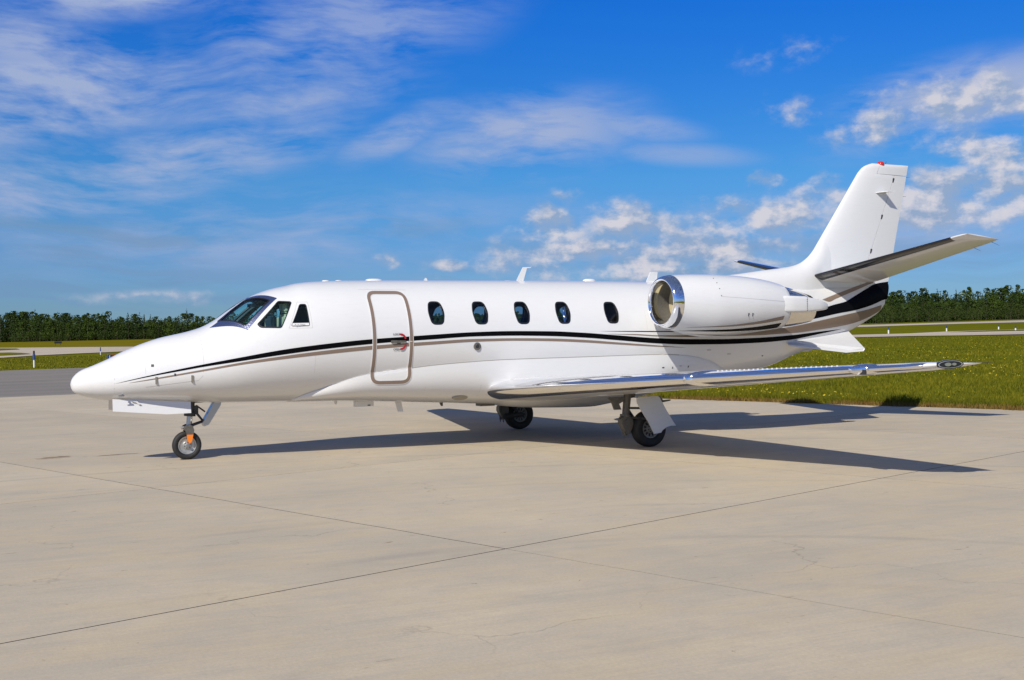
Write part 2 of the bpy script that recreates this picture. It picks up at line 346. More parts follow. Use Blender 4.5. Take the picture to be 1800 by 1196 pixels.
class MB:
    """collects simple solids into one mesh"""
    def __init__(s): s.v = []; s.f = []
    def addm(s, v, f):
        b = len(s.v); s.v += [tuple(p) for p in v]; s.f += [tuple(b + i for i in q) for q in f]; return s
    def box(s, c, d, rot=None):
        x, y, z = (k / 2 for k in d); P = [Vector((i * x, j * y, k * z)) for i in (-1, 1) for j in (-1, 1) for k in (-1, 1)]
        if rot is not None: P = [rot @ p for p in P]
        return s.addm([p + Vector(c) for p in P], [(0, 1, 3, 2), (4, 6, 7, 5), (0, 4, 5, 1), (2, 3, 7, 6), (0, 2, 6, 4), (1, 5, 7, 3)])
    def tube(s, a, b, r0, r1=None, n=12, cap=True):
        a, b = Vector(a), Vector(b); r1 = r0 if r1 is None else r1
        q = (b - a).to_track_quat('Z', 'Y'); ring = [(math.cos(2 * math.pi * i / n), math.sin(2 * math.pi * i / n)) for i in range(n)]
        v = [a + q @ Vector((c * r0, d * r0, 0)) for c, d in ring] + [b + q @ Vector((c * r1, d * r1, 0)) for c, d in ring]
        f = [(i, (i + 1) % n, n + (i + 1) % n, n + i) for i in range(n)]
        if cap: f += [tuple(range(n - 1, -1, -1)), tuple(range(n, 2 * n))]
        return s.addm(v, f)
    def lathe(s, c, prof, axis='y', n=32):
        """profile of (along, radius) turned about an axis through c"""
        v = []
        for (a, r) in prof:
            for i in range(n):
                t = 2 * math.pi * i / n; p, q = r * math.cos(t), r * math.sin(t)
                v.append(Vector(c) + (Vector((p, a, q)) if axis == 'y' else Vector((a, p, q)) if axis == 'x' else Vector((p, q, a))))
        m = len(prof); f = []
        for j in range(m - 1):
            for i in range(n):
                k = (i + 1) % n; f.append((j * n + i, (j + 1) * n + i, (j + 1) * n + k, j * n + k))
        return s.addm(v, f)
    def prism(s, pts, n, depth):
        """flat polygon pts (3-D) given thickness depth along n, centred"""
        n = Vector(n).normalized() * depth / 2; k = len(pts)
        v = [Vector(p) + n for p in pts] + [Vector(p) - n for p in pts]
        f = [tuple(range(k)), tuple(range(2 * k - 1, k - 1, -1))] + [(i, k + i, k + (i + 1) % k, (i + 1) % k) for i in range(k)]
        return s.addm(v, f)
    def build(s, name, m, parent=None, smooth=False, sharp=40):
        return mesh(name, s.v, s.f, m, parent, smooth, sharp)

# ------------------------------------------------------------------ setting
GX, GY, GK = 0.01477, 0.00858, 0.41512
def gh(x, y): return max(0.0, GX * x + GY * y - GK)
TH = math.radians(17.6); E1 = (math.cos(TH), math.sin(TH)); E2 = (-math.sin(TH), math.cos(TH))
def ap(e1, e2, z=0.0): return (e1 * E1[0] + e2 * E2[0], e1 * E1[1] + e2 * E2[1], z)
def sheet(name, poly, m, dz, n=1, kind='structure'):
    o = mesh(name, [(x, y, gh(x, y) + dz) for x, y in poly], [tuple(range(len(poly)))], m)
    tag(o, kind=kind); return o
def build_setting():
    rng = random.Random(5)
    # grassland: level round the apron, then rising very gently
    gl = math.hypot(GX, GY); nx, ny = GX / gl, GY / gl; hx, hy = nx * GK / gl, ny * GK / gl; tx, ty = -ny, nx; L = 4000
    v = [(hx + tx * s - nx * 700, hy + ty * s - ny * 700, -0.02) for s in (-L, L)] + [(hx + tx * s, hy + ty * s, -0.02) for s in (-L, L)] + \
        [(hx + tx * s + nx * 3500, hy + ty * s + ny * 3500, -0.02 + gl * 3500) for s in (-L, L)]
    tag(mesh('ground', v, [(0, 1, 3, 2), (2, 3, 5, 4)], 'turf'), kind='structure')
    # apron of cast slabs on a dark bed
    apron = tag(mesh('apron', [ap(-25.2, -27.6, -.013), ap(18.98, -27.6, -.013), ap(18.98, 25.2, -.013), ap(-25.2, 25.2, -.013)], [(0, 1, 2, 3)], 'joint_filler'), kind='structure')
    us = [-25.25, -19.05, -12.85, -6.65, -0.45, 5.75, 11.95, 19.0]; ug = [.002, .005, .004, .004, .0065, .0035, .0035, .002]
    ws = [-27.75, -21.65, -15.55, -9.45, -3.35, 2.75, 8.85, 14.95, 21.05, 25.25]; wg = [.002, .004, .004, .0075, .004, .003, .003, .003, .003, .002]
    for i in range(len(us) - 1):
        for j in range(len(ws) - 1):
            # the long joints wander by a few millimetres like real saw cuts and cracks
            def edge(a, b, amp, seed, n=18):
                return [(a + (b - a) * k / n, amp * mnoise.noise(Vector((seed, k * 0.9 + a, 0.3)))) for k in range(n + 1)]
            bot = [(u, ws[j] + wg[j] + w) for u, w in edge(us[i], us[i + 1], .004, j * 7.1)]
            top = [(u, ws[j + 1] - wg[j + 1] + w) for u, w in edge(us[i], us[i + 1], .004, (j + 1) * 7.1)]
            gl_ = ug[i] * (.35 if i == 4 and j < 3 else 1); gr_ = ug[i + 1] * (.35 if i == 3 and j < 3 else 1)
            rgt = [(us[i + 1] - gr_ + w, u) for u, w in edge(ws[j], ws[j + 1], .012 if i + 1 in (4, 5) else .004, 50 + (i + 1) * 5.3)]
            lft = [(us[i] + gl_ + w, u) for u, w in edge(ws[j], ws[j + 1], .012 if i in (4, 5) else .004, 50 + i * 5.3)]
            ring = [(lft[0][0], bot[0][1])] + bot[1:-1] + [(rgt[0][0], bot[-1][1])] + rgt[1:-1] + [(rgt[-1][0], top[-1][1])] + top[-2:0:-1] + [(lft[-1][0], top[0][1])] + lft[-2:0:-1]
            dz = 0.0
            n = len(ring)
            vv = [ap(a, b, dz) for a, b in ring] + [ap(a, b, -.012) for a, b in ring]
            ff = [tuple(range(n))] + [(k, n + k, n + (k + 1) % n, (k + 1) % n) for k in range(n)]
            mesh('slab', vv, ff, ('concrete', 'joint_filler'), apron, idx=[0] + [1] * n)
    # asphalt taxi lane behind the apron
    vs, fs = [], []; nxs, nys = 90, 30
    for a in range(nxs + 1):
        x = -150 + 166 * a / nxs
        for b in range(nys + 1):
            y0 = (25.27 + x * math.sin(TH)) / math.cos(TH) if True else 0
            # near edge follows the apron joint line e2 = 25.27
            y = y0 + (69.7 - y0) * b / nys; vs.append((x, y, gh(x, y) - .006))
    for a in range(nxs):
        for b in range(nys): k = a * (nys + 1) + b; fs.append((k, k + nys + 1, k + nys + 2, k + 1))
    tag(mesh('asphalt_lane', vs, fs, 'asphalt'), kind='structure')
    sheet('dry_meadow', [(-60, 350), (-12, 330), (4, 292), (12, 272), (22.8, 237), (33, 208), (75, 186), (175, 300), (150, 570), (40, 640), (-60, 760)], 'dry_turf', .02)
    sheet('taxiway', [(-8, 98), (4.45, 123.9), (8.63, 133.0), (13.0, 138.5), (20.1, 145.1), (40, 158), (70, 170), (76, 184), (50, 192), (31.5, 206.8), (22.1, 235), (10.8, 269.4), (3, 290), (-14, 328), (-40, 330), (-40, 98)], 'runway_concrete', .05)
    sheet('grass_island', [(-30, 160), (-1, 134), (5.1, 139.4), (9.2, 146.2), (8.8, 160), (7.6, 169.0), (2, 171), (-30, 190)], 'turf', .10)
    sheet('grass_island', [(-30, 200), (5, 205), (8.0, 205.6), (11.8, 215.1), (12.3, 235), (9.8, 246.7), (-30, 262)], 'turf', .10)
    sheet('taxiway', [(55, 100), (89.7, 80.4), (95.1, 77.3), (97.4, 71.4), (101.7, 67.7), (118, 52), (175, 60), (160, 92), (134.4, 94.65), (126.2, 95.3), (120.5, 96.0), (109.7, 91.6), (102.9, 94.5), (70, 122)], 'runway_concrete', .05)
    sheet('grass_island', [(113.5, 89.5), (119.0, 86.8), (124.0, 82.5), (140, 72), (160, 70), (150, 84), (131, 90.0), (124, 91.4)], 'turf', .10)
    sheet('runway', [(120, 160), (182.5, 179.7), (206.6, 186.5), (226.8, 187.6), (240.7, 182.3), (275, 172), (380, 190), (370, 243), (308.6, 238.2), (279.2, 234.6), (252.4, 231.2), (227.7, 228.2), (160, 210)], 'runway_concrete', .05)
build_setting()

# ------------------------------------------------------------------ grass at the apron edge
def build_grass():
    rng = random.Random(11)
    def blades(name, count, place, h0, h1, w, m, per=4, spread=.10):
        vs, fs = [], []
        for _ in range(count):
            p = place()
            if p is None: continue
            x, y, k = p; z = gh(x, y) - .02
            for _b in range(per):
                a = rng.uniform(0, 6.283); bx = x + rng.uniform(-spread, spread); by = y + rng.uniform(-spread, spread)
                h = rng.uniform(h0, h1) * k; ln = rng.uniform(.15, .8) * h; ww = w * rng.uniform(.6, 1.3)
                dx, dy = math.cos(a) * ww, math.sin(a) * ww; la = rng.uniform(0, 6.283)
                i = len(vs); vs += [(bx - dx, by - dy, z), (bx + dx, by + dy, z), (bx + math.cos(la) * ln, by + math.sin(la) * ln, z + h)]; fs.append((i, i + 1, i + 2))
        o = mesh(name, vs, fs, m); return o
    def edgewob(e2): return 19.08 + .22 * mnoise.noise(Vector((e2 * .9, 2.2, 0))) + .10 * mnoise.noise(Vector((e2 * 3.7, 5.2, 0)))
    def near():
        e2 = rng.uniform(-16, 24); e1 = edgewob(e2) + .12 + rng.random() ** 2.2 * 26
        x, y, _ = ap(e1, e2); return x, y, (2.1 if e1 < 19.9 else 1.0) * (0.75 + .5 * mnoise.noise(Vector((x * .6, y * .6, 1))) + .25)
    tag(blades('grass', 42000, near, .05, .14, .013, 'blade_green', 4, .13), 'short green meadow grass growing beside the concrete apron', 'grass', kind='stuff')
    def fringe():
        e2 = rng.uniform(-16, 24); e1 = edgewob(e2) - .12 + rng.expovariate(3.2)
        if mnoise.noise(Vector((e2 * .8, 9.1, 0))) < -.25: return None
        x, y, _ = ap(e1, e2); return x, y, 1.0
    tag(blades('dry_grass', 17000, fringe, .05, .15, .014, 'blade_straw', 3, .08), 'brown dead grass fringe along the edge of the apron', 'dry grass', kind='stuff')
    def mid():
        e2 = rng.uniform(-40, 90); e1 = 40 + rng.random() ** 1.4 * 70
        x, y, _ = ap(e1, e2); return x, y, 1.0
    tag(blades('meadow_grass', 22000, mid, .06, .16, .035, 'blade_green', 3, .30), 'longer meadow grass further out to the right of the jet', 'grass', kind='stuff')
    def left():
        y = rng.uniform(69.9, 122); x = rng.uniform(-6, 40); return x, y, 1.0
    tag(blades('verge_grass', 9000, left, .06, .15, .03, 'blade_green', 3, .25), 'grass verge between asphalt lane and far taxiway beyond the nose', 'grass', kind='stuff')
    # bare brown soil lip where the turf stops
    vs, fs = [], []; n = 160
    for k in range(n + 1):
        e2 = -18 + 44 * k / n; a = 19.01; b = edgewob(e2) + .30 + .2 * mnoise.noise(Vector((e2 * 1.3, 4.4, 0)))
        for q, zz in ((a, -.012), ((a + b) / 2, .03), (b, -.015)): vs.append(ap(q, e2, zz))
    for k in range(n):
        for q in range(2): i = k * 3 + q; fs.append((i, i + 3, i + 4, i + 1))
    tag(mesh('soil_edge', vs, fs, 'soil', None, True), kind='structure')
    vs, fs = [], []
    for _ in range(5200):
        e2 = rng.uniform(-22, 40); e1 = (19.8 + rng.random() * 16) if rng.random() < .5 else (19.8 + rng.random() * 60); x, y, _z = ap(e1, e2)
        if mnoise.noise(Vector((x * .12, y * .12, 3.3))) < -.25: continue
        z = gh(x, y) + rng.uniform(.05, .12); r = rng.uniform(.016, .030); i = len(vs); tl = rng.uniform(-.5, .5)
        vs += [(x + r * math.cos(t * math.pi / 3), y + r * math.sin(t * math.pi / 3), z + r * tl * math.cos(t * math.pi / 3)) for t in range(6)] + [(x, y, z + r * .6), (x, y, z - r * .6)]
        fs += [(i + t, i + (t + 1) % 6, i + 6) for t in range(6)] + [(i + (t + 1) % 6, i + t, i + 7) for t in range(6)]
    for _ in range(500):
        x, y = rng.uniform(-4, 36), rng.uniform(70.5, 120); z = gh(x, y) + rng.uniform(.06, .13); r = .028; i = len(vs)
        vs += [(x + r * math.cos(t * math.pi / 3), y + r * math.sin(t * math.pi / 3), z) for t in range(6)] + [(x, y, z + r * .6), (x, y, z - r * .6)]
        fs += [(i + t, i + (t + 1) % 6, i + 6) for t in range(6)] + [(i + (t + 1) % 6, i + t, i + 7) for t in range(6)]
    tag(mesh('dandelions', vs, fs, 'dandelion'), 'scattered yellow dandelion heads in the meadow grass', 'flowers', kind='stuff')
build_grass()

# ------------------------------------------------------------------ trees
def leaf_cloud(rng, pts_fn, n, size):
    vs, fs = [], []
    for _ in range(n):
        x, y, z, out = pts_fn(rng); s = size * rng.uniform(.55, 1.25)
        nrm = Vector((out[0] + rng.uniform(-.7, .7), out[1] + rng.uniform(-.7, .7), out[2] + rng.uniform(-.3, .9))).normalized()
        q = nrm.to_track_quat('Z', 'Y'); a = rng.uniform(0, 6.283); i = len(vs)
        ks = 5
        for k in range(ks):
            t = a + 2 * math.pi * k / ks; r = s * rng.uniform(.55, 1.0) * .5
            vs.append(Vector((x, y, z)) + q @ Vector((r * math.cos(t), r * math.sin(t), rng.uniform(-.1, .1) * s)))
        fs.append(tuple(range(i, i + ks)))
    return vs, fs
def crown_broad(seed, h, w, leafm, low=.22):
    rng = random.Random(seed)
    lobes = []
    for k in range(13):
        t = rng.uniform(0, 1); zz = h * (low + .08 + (1 - low - .14) * t); rr = w * (.20 + .34 * math.sin(math.pi * min(1, .18 + t * .80))) ; a = rng.uniform(0, 6.283); d = rr * rng.uniform(.1, .85)
        lobes.append((d * math.cos(a), d * math.sin(a), zz, rr * rng.uniform(.55, .85)))
    lobes.append((rng.uniform(-.3, .3), rng.uniform(-.3, .3), h * .90, w * .16)); lobes.append((0, 0, h * .97, w * .08))
    def fn(r):
        cx, cy, cz, cr = lobes[min(len(lobes) - 1, int(r.random() * len(lobes)))]
        u = Vector((r.gauss(0, 1), r.gauss(0, 1), r.gauss(0, 1))).normalized(); k = r.uniform(.6, 1.05) ** .7
        return cx + u.x * cr * k, cy + u.y * cr * k, min(h, cz + u.z * cr * k * 1.15), u
    return leaf_cloud(rng, fn, 520, .85)
def crown_spruce(seed, h, w):
    rng = random.Random(seed)
    def fn(r):
        t = 1 - math.sqrt(r.random()); zz = h * (.10 + .90 * t); lay = .72 + .28 * math.cos(zz * 4.3); rad = w * .5 * (1 - t) ** .85 * lay * math.sqrt(r.uniform(.15, 1)) + .06
        a = r.uniform(0, 6.283); return rad * math.cos(a), rad * math.sin(a), zz - rad * .35, Vector((math.cos(a), math.sin(a), .7))
    vs, fs = leaf_cloud(rng, fn, 330, .65)
    i = len(vs); vs += [Vector((-.09, 0, h * .93)), Vector((.09, 0, h * .93)), Vector((0, .05, h * 1.03))]; fs.append((i, i + 1, i + 2))
    return vs, fs
def trunk_mesh(h, r, seed):
    rng = random.Random(seed); mb = MB(); p = Vector((0, 0, -.2)); n = 4
    for k in range(n):
        q = Vector((rng.uniform(-.12, .12) * k, rng.uniform(-.12, .12) * k, h * (k + 1) / n)); mb.tube(p, q, r * (1 - k / n * .75), r * (1 - (k + 1) / n * .75), 6, False); p = q
    for k in range(5):
        z = h * rng.uniform(.35, .8); a = rng.uniform(0, 6.283); l = h * rng.uniform(.10, .2)
        mb.tube((0, 0, z), (l * math.cos(a), l * math.sin(a), z + l * .7), r * .35, r * .12, 4, False)
    return mb
def polyat(pl, t):
    seg = [math.dist(pl[i], pl[i + 1]) for i in range(len(pl) - 1)]; d = t * sum(seg)
    for i, s in enumerate(seg):
        if d <= s or i == len(seg) - 1:
            k = d / s; a, b = pl[i], pl[i + 1]; nx, ny = -(b[1] - a[1]) / s, (b[0] - a[0]) / s
            if nx * (a[0] + 1.7) + ny * (a[1] + 17.5) < 0: nx, ny = -nx, -ny
            return a[0] + (b[0] - a[0]) * k, a[1] + (b[1] - a[1]) * k, nx, ny
        d -= s
def build_trees():
    rng = random.Random(21)
    protos = {}
    def proto(kind, i):
        if (kind, i) not in protos:
            if kind == 'spruce_tree': vs, fs = crown_spruce(100 + i, 1 * 13.0, 4.4); lm = 'leaf_spruce'
            elif kind == 'aspen_tree': vs, fs = crown_broad(200 + i, 13.0, 7.0, '', .12); lm = 'leaf_aspen'
            elif kind == 'poplar_tree': vs, fs = crown_broad(300 + i, 13.0, 9.0, '', .0); lm = 'leaf_dark'
            else: vs, fs = crown_broad(400 + i, 13.0, 15.0, '', .0); lm = 'leaf_shrub'
            cm = bpy.data.meshes.new('crown'); cm.from_pydata([tuple(p) for p in vs], [], fs); cm.update(); cm.materials.append(MATS[lm])
            t = trunk_mesh(11.0, .16, 500 + i); tm = bpy.data.meshes.new('trunk'); tm.from_pydata([tuple(p) for p in t.v], [], t.f); tm.update(); tm.materials.append(MATS['bark'])
            protos[(kind, i)] = (cm, tm)
        return protos[(kind, i)]
    def plant(kind, i, x, y, h, label, cat, group):
        cm, tm = proto(kind, i); s = h / 13.0
        r = empty(kind, (x, y, gh(x, y)), rng.uniform(0, 6.283)); r.scale = (s * rng.uniform(.85, 1.2), s * rng.uniform(.85, 1.2), s)
        tag(r, label, cat, group)
        for nm, me in (('crown', cm), ('trunk', tm)):
            o = bpy.data.objects.new(nm, me); COL.objects.link(o); o.parent = r
    left = [(-6, 705), (27, 640), (53, 585), (79, 550), (113, 535), (140, 520)]
    right = [(250, 283), (275, 280), (297, 289), (327, 291), (374, 296), (420, 292)]
    middle = [(140, 520), (170, 440), (215, 370), (250, 283)]
    for n in range(190):
        t = (n + rng.uniform(-.45, .45)) / 190; x, y, nx, ny = polyat(left, min(1, max(0, t))); row = n % 4; off = row * 6 + rng.uniform(-2, 2)
        x += nx * off; y += ny * off; h = (17.0 - 6.6 * t) * (rng.uniform(.66, .92) if row == 0 else rng.uniform(.78, 1.08)) * (1 + .20 * mnoise.noise(Vector((t * 8, 1.1, 0)))) + (1.9 if rng.random() < .14 else 0); u = rng.random()
        if u < .26: plant('spruce_tree', n % 4, x, y, h * 1.03, 'dark pointed spruce in the wood left of the nose', 'tree', 'spruces in the wood left of the nose')
        elif u < .66: plant('aspen_tree', n % 4, x, y, h * .96, 'pale trunked leafy aspen in the wood left of the nose', 'tree', 'aspens in the wood left of the nose')
        else: plant('poplar_tree', n % 4, x, y, h * .95, 'dark bushy poplar in the wood left of the nose', 'tree', 'poplars in the wood left of the nose')
    for n in range(170):
        t = (n + rng.uniform(-.45, .45)) / 170; x, y, nx, ny = polyat(right, min(1, max(0, t))); row = n % 4; off = 5 + row * 6 + rng.uniform(-2, 2)
        x += nx * off; y += ny * off; h = (8.6 + 4.4 * t) * (rng.uniform(.6, .9) if row == 0 else rng.uniform(.74, 1.14)) * (1 + .34 * mnoise.noise(Vector((t * 9, 3.1, 0)))); u = rng.random()
        if u < .12: plant('spruce_tree', n % 4, x, y, h, 'dark spruce in the wood right of the tail', 'tree', 'spruces in the wood right of the tail')
        elif u < .5: plant('aspen_tree', n % 4, x, y, h * .97, 'leafy aspen in the wood right of the tail', 'tree', 'aspens in the wood right of the tail')
        else: plant('poplar_tree', (n + 1) % 4, x, y, h * .95, 'round crowned poplar in the wood right of the tail', 'tree', 'poplars in the wood right of the tail')
    for n in range(60):
        t = (n + rng.uniform(-.4, .4)) / 60; x, y, nx, ny = polyat(right, min(1, max(0, t))); off = rng.uniform(-7, 1)
        plant('shrub', n % 3, x + nx * off, y + ny * off, rng.uniform(3.6, 6.4), 'low round shrub at the foot of the right hand wood', 'shrub', 'shrubs along the foot of the right hand wood')
    for n in range(60):
        t = (n + rng.uniform(-.4, .4)) / 60; x, y, nx, ny = polyat(left, min(1, max(0, t))); off = rng.uniform(-3, 3)
        plant('shrub', n % 3, x + nx * off, y + ny * off, rng.uniform(2.2, 5.0), 'low shrub at the foot of the left hand wood', 'shrub', 'shrubs along the foot of the left hand wood')
    # the closed depth of the wood behind the front rows, and the stretch hidden by the aircraft
    vs, fs = [], []
    for pl, n, h0, h1, o0, o1 in ((left, 13000, 12.0, 7.0, 4, 50), (middle, 16000, 8.5, 8, 0, 40), (right, 13000, 6.3, 9.0, 6, 60)):
        for _ in range(n):
            t = rng.random(); x, y, nx, ny = polyat(pl, t); off = rng.uniform(o0, o1); x += nx * off; y += ny * off
            h = (h0 + (h1 - h0) * t) * (.85 + .3 * mnoise.noise(Vector((x * .12, y * .12, 0)))); z = gh(x, y) + h * rng.random() ** .8; s = rng.uniform(.6, 1.4)
            nr = Vector((rng.uniform(-1, .4), rng.uniform(-1, .2), rng.uniform(-.1, 1))).normalized(); q = nr.to_track_quat('Z', 'Y'); a = rng.uniform(0, 6.28); i = len(vs)
            for k in range(5): vs.append(Vector((x, y, z)) + q @ Vector((s * .6 * math.cos(a + k * 1.2566), s * .6 * math.sin(a + k * 1.2566), 0)))
            fs.append(tuple(range(i, i + 5)))
    tag(mesh('distant_wood', vs, fs, 'leaf_dark'), 'dense dark foliage filling the depth of the distant woods', 'wood', kind='stuff')
build_trees()

# ------------------------------------------------------------------ markers on the field
def build_markers():
    def stake(x, y, h, label):
        z = gh(x, y); r = tag(empty('marker_stake', (x, y, z)), label, 'marker', 'blue and white taxiway marker stakes')
        MB().tube((0, 0, -.1), (0, 0, h * .45), h * .045, h * .045, 8).build('post', 'stake_white', r)
        MB().tube((0, 0, h * .46), (0, 0, h * .80), h * .075, h * .075, 10).build('blue_band', 'stake_blue', r)
        MB().tube((0, 0, h * .805), (0, 0, h), h * .06, h * .05, 10).build('dark_cap', 'sign_black', r)
    stake(4.73, 76.2, 1.25, 'nearer blue and white marker stake standing in the grass verge left of the nose')
    stake(15.4, 125.8, .90, 'smaller farther marker stake at the edge of the pale taxiway above the nose')
    def light(x, y, h, label):
        r = tag(empty('taxiway_light', (x, y, gh(x, y))), label, 'light', 'small lights beside the far taxiway')
        MB().tube((0, 0, -.1), (0, 0, h * .55), .10, .09, 8).build('post', 'stake_white', r)
        MB().tube((0, 0, h * .56), (0, 0, h * .9), .07, .09, 8).build('lens', 'stake_blue', r)
        MB().tube((.0, 0, h * .905), (0, 0, h), .10, .04, 8).build('cap', 'sign_black', r)
    light(112.4, 98.05, .85, 'white post taxiway light nearest the tail of the jet')
    light(126.0, 100.7, .75, 'white post taxiway light between the tail and the right edge of the field')
    light(139.0, 102.9, .65, 'tiny farthest taxiway light on the green strip')
    light(123.9, 87.3, .65, 'small taxiway light beside the pale taxiway at the far right')
    z = gh(25, 290.5)
    r = tag(empty('field_sign', (25.0, 290.5, z), -.1), 'low black sign panel standing in the yellow grass before the left wood', 'sign')
    MB().box((0, 0, .80), (1.75, .12, .50)).build('panel', 'sign_black', r)
    for s in (-.6, .6): MB().box((s, 0, .27), (.08, .08, .54)).build('leg', 'sign_black', r)
    r = tag(empty('edge_marker', (12.4, 94.4, gh(12.4, 94.4)), .2), 'small dark marker with white stripe and red end peeping over the nose', 'marker')
    MB().box((0, 0, .30), (.30, .30, .34)).build('body', 'stake_blue', r)
    MB().box((.02, -.158, .28), (.06, .012, .28)).build('stripe', 'stake_white', r)
    MB().box((.36, 0, .40), (.40, .22, .16)).build('red_end', 'red_paint', r)
build_markers()

# ------------------------------------------------------------------ the jet: nose at x = 0, tail at x = 16, left wing towards -y
def pchip(xs,ys):
    xs=np.array(xs,float);ys=np.array(ys,float);h=np.diff(xs);d=np.diff(ys)/h
    m=np.zeros_like(ys)
    for i in range(1,len(xs)-1):
        if d[i-1]*d[i]>0:
            w1=2*h[i]+h[i-1];w2=h[i]+2*h[i-1]; m[i]=(w1+w2)/(w1/d[i-1]+w2/d[i])
    m[0]=d[0];m[-1]=d[-1]
    def f(x):
        x=np.clip(np.asarray(x,float),xs[0],xs[-1]); i=np.clip(np.searchsorted(xs,x,side='right')-1,0,len(xs)-2)
        t=(x-xs[i])/h[i]
        return ((2*t**3-3*t**2+1)*ys[i]+(t**3-2*t**2+t)*h[i]*m[i]+(-2*t**3+3*t**2)*ys[i+1]+(t**3-t**2)*h[i]*m[i+1])
    return f
# fuselage profile: x, top, bottom, half width, height of max width
FT=pchip([0,.01,.04,.137,.311,.512,.71,.991,1.227,1.687,1.86,2.01,2.30,2.548,2.688,2.941,3.138,3.319,3.52,3.686,4.012,4.525,5.62,8.9,9.79,10.8,11.8,12.8,13.8,14.6,15.2,15.52],
         [1.168,1.215,1.273,1.36,1.432,1.52,1.62,1.736,1.813,1.919,1.975,2.05,2.25,2.405,2.475,2.561,2.604,2.645,2.669,2.68,2.694,2.704,2.716,2.737,2.733,2.71,2.69,2.68,2.69,2.72,2.75,2.76])
FB=pchip([0,.01,.038,.132,.305,.551,1.06,1.684,2.089,3.112,3.862,5,9,10,10.8,11.5,12.1,12.45,13.06,13.55,14.0,14.65,15.12,15.40,15.52],
         [1.168,1.115,1.063,1.009,.958,.916,.89,.855,.831,.815,.80,.79,.79,.83,.90,.99,1.08,1.137,1.332,1.468,1.60,1.826,2.04,2.19,2.31])
FW=pchip([0,.01,.04,.137,.311,.512,.71,1.0,1.23,1.69,2.0,2.5,3,3.5,4,9.3,10,11,12,13,14,14.6,15.1,15.52],
         [0,.05,.105,.185,.27,.345,.41,.49,.545,.645,.715,.815,.89,.93,.945,.945,.93,.86,.74,.57,.375,.25,.15,.06])
FC=pchip([0,.3,1,1.7,2.2,3,4,9.5,11,12,13,14,15.0,15.52],
         [1.168,1.175,1.24,1.33,1.42,1.62,1.745,1.755,1.80,1.88,1.99,2.13,2.38,2.52])
def fus_half(x,z):
    """half width of the fuselage at x, z"""
    t,b,w,c=FT(x),FB(x),FW(x),FC(x)
    h=np.where(z>c,t-c,c-b); q=np.clip(np.abs(z-c)/np.maximum(h,1e-6),0,1)
    return w*np.sqrt(np.maximum(1-q*q,0))

ZE = pchip([3.15,3.37,3.49,3.66,4.03,4.24,4.87,5.41,6.53,7.73,9.46,10.0,10.6,11.2], [.86,.96,1.0,1.06,1.18,1.22,1.29,1.34,1.393,1.407,1.423,1.40,1.30,1.08])
ZB = pchip([3.15,3.86,5.19,6.4,6.65,6.85,7.5,8.47,8.76,9.3,10,10.6,11.2], [.806,.796,.729,.66,.645,.60,.55,.527,.56,.65,.78,.885,.96])
def fair_half(x, z):
    ze, zb = ZE(x), ZB(x); w = fus_half(x, ze) + .014; q = np.clip((ze - z) / (ze - zb), 0, 1)
    r = w * np.maximum(1 - q ** 2.7, 0) ** (1 / 2.7)
    return np.where((z < ze) & (x > 3.15) & (x < 11.2), r, 0)
def naca(f): f = np.clip(f, 0, 1); return 5 * (.2969 * np.sqrt(f) - .126 * f - .3516 * f ** 2 + .2843 * f ** 3 - .1036 * f ** 4)
def fin_le(z): return 13.729 + (z - 3.42) * .7432 + np.where(z > 4.99, (z - 4.99) * .35 + 9 * np.maximum(z - 5.08, 0) ** 2 * 1.4, 0)
def fin_te(z): return 15.57 + (z - 2.45) * .2482
def fin_half(x, z):
    c = fin_te(z) - fin_le(z); f = (x - fin_le(z)) / c
    t = np.where((f > 0) & (f < 1) & (z > 2.44) & (z < 5.2), naca(f) * .105 * c * np.where(z > 5.12, np.sqrt(np.maximum(0, 1 - ((z - 5.12) / .072) ** 2)), 1), 0)
    return np.where(t > 0, t + .004, 0)
def side_y(x, z): return np.maximum(np.maximum(fus_half(x, z), fair_half(x, z)), fin_half(x, z))
def S(x, th, off=0.0):
    """point of the fuselage skin at station x and angle th from the crown, near side for th > 0"""
    x = np.asarray(x, float); th = np.asarray(th, float)
    T, B, W, C = FT(x), FB(x), FW(x), FC(x); c = np.cos(th)
    return np.stack([x, -W * np.sin(th), C + np.where(c > 0, T - C, C - B) * c], -1)
def fus_normal(P):
    P = np.asarray(P, float)
    def F(p):
        x, y, z = p[:, 0], p[:, 1], p[:, 2]; T, B, W, C = FT(x), FB(x), np.maximum(FW(x), 1e-4), FC(x); h = np.maximum(np.where(z > C, T - C, C - B), 1e-4)
        return (y / W) ** 2 + ((z - C) / h) ** 2
    e = 1e-3; g = np.stack([F(P + d) - F(P - d) for d in np.eye(3) * e], -1)
    return g / np.maximum(np.linalg.norm(g, axis=1, keepdims=True), 1e-9)
def Soff(x, th, off):
    P = S(x, th); sh = P.shape; q = P.reshape(-1, 3); return (q + fus_normal(q) * off).reshape(sh)
def theta_of(p):
    x, y, z = p; c = (z - FC(x)) / (FT(x) - FC(x) if z > FC(x) else FC(x) - FB(x)); s = -y / FW(x)
    return float(math.atan2(s, c))
def rounded(pts, r, n=5):
    """round the corners of a 2-D polygon"""
    out = []; k = len(pts)
    for i in range(k):
        p = Vector(pts[i]); a = Vector(pts[i - 1]) - p; b = Vector(pts[(i + 1) % k]) - p
        ra = min(r, a.length * .45, b.length * .45); A = p + a.normalized() * ra; B = p + b.normalized() * ra
        for j in range(n + 1):
            t = j / n; out.append((A * (1 - t) ** 2 + p * 2 * t * (1 - t) + B * t * t)[:])
    return out
def dense(poly, step):
    out = []
    for i in range(len(poly)):
        a, b = Vector(poly[i]), Vector(poly[(i + 1) % len(poly)]); n = max(1, int((b - a).length / step))
        out += [(a + (b - a) * k / n)[:] for k in range(n)]
    return out
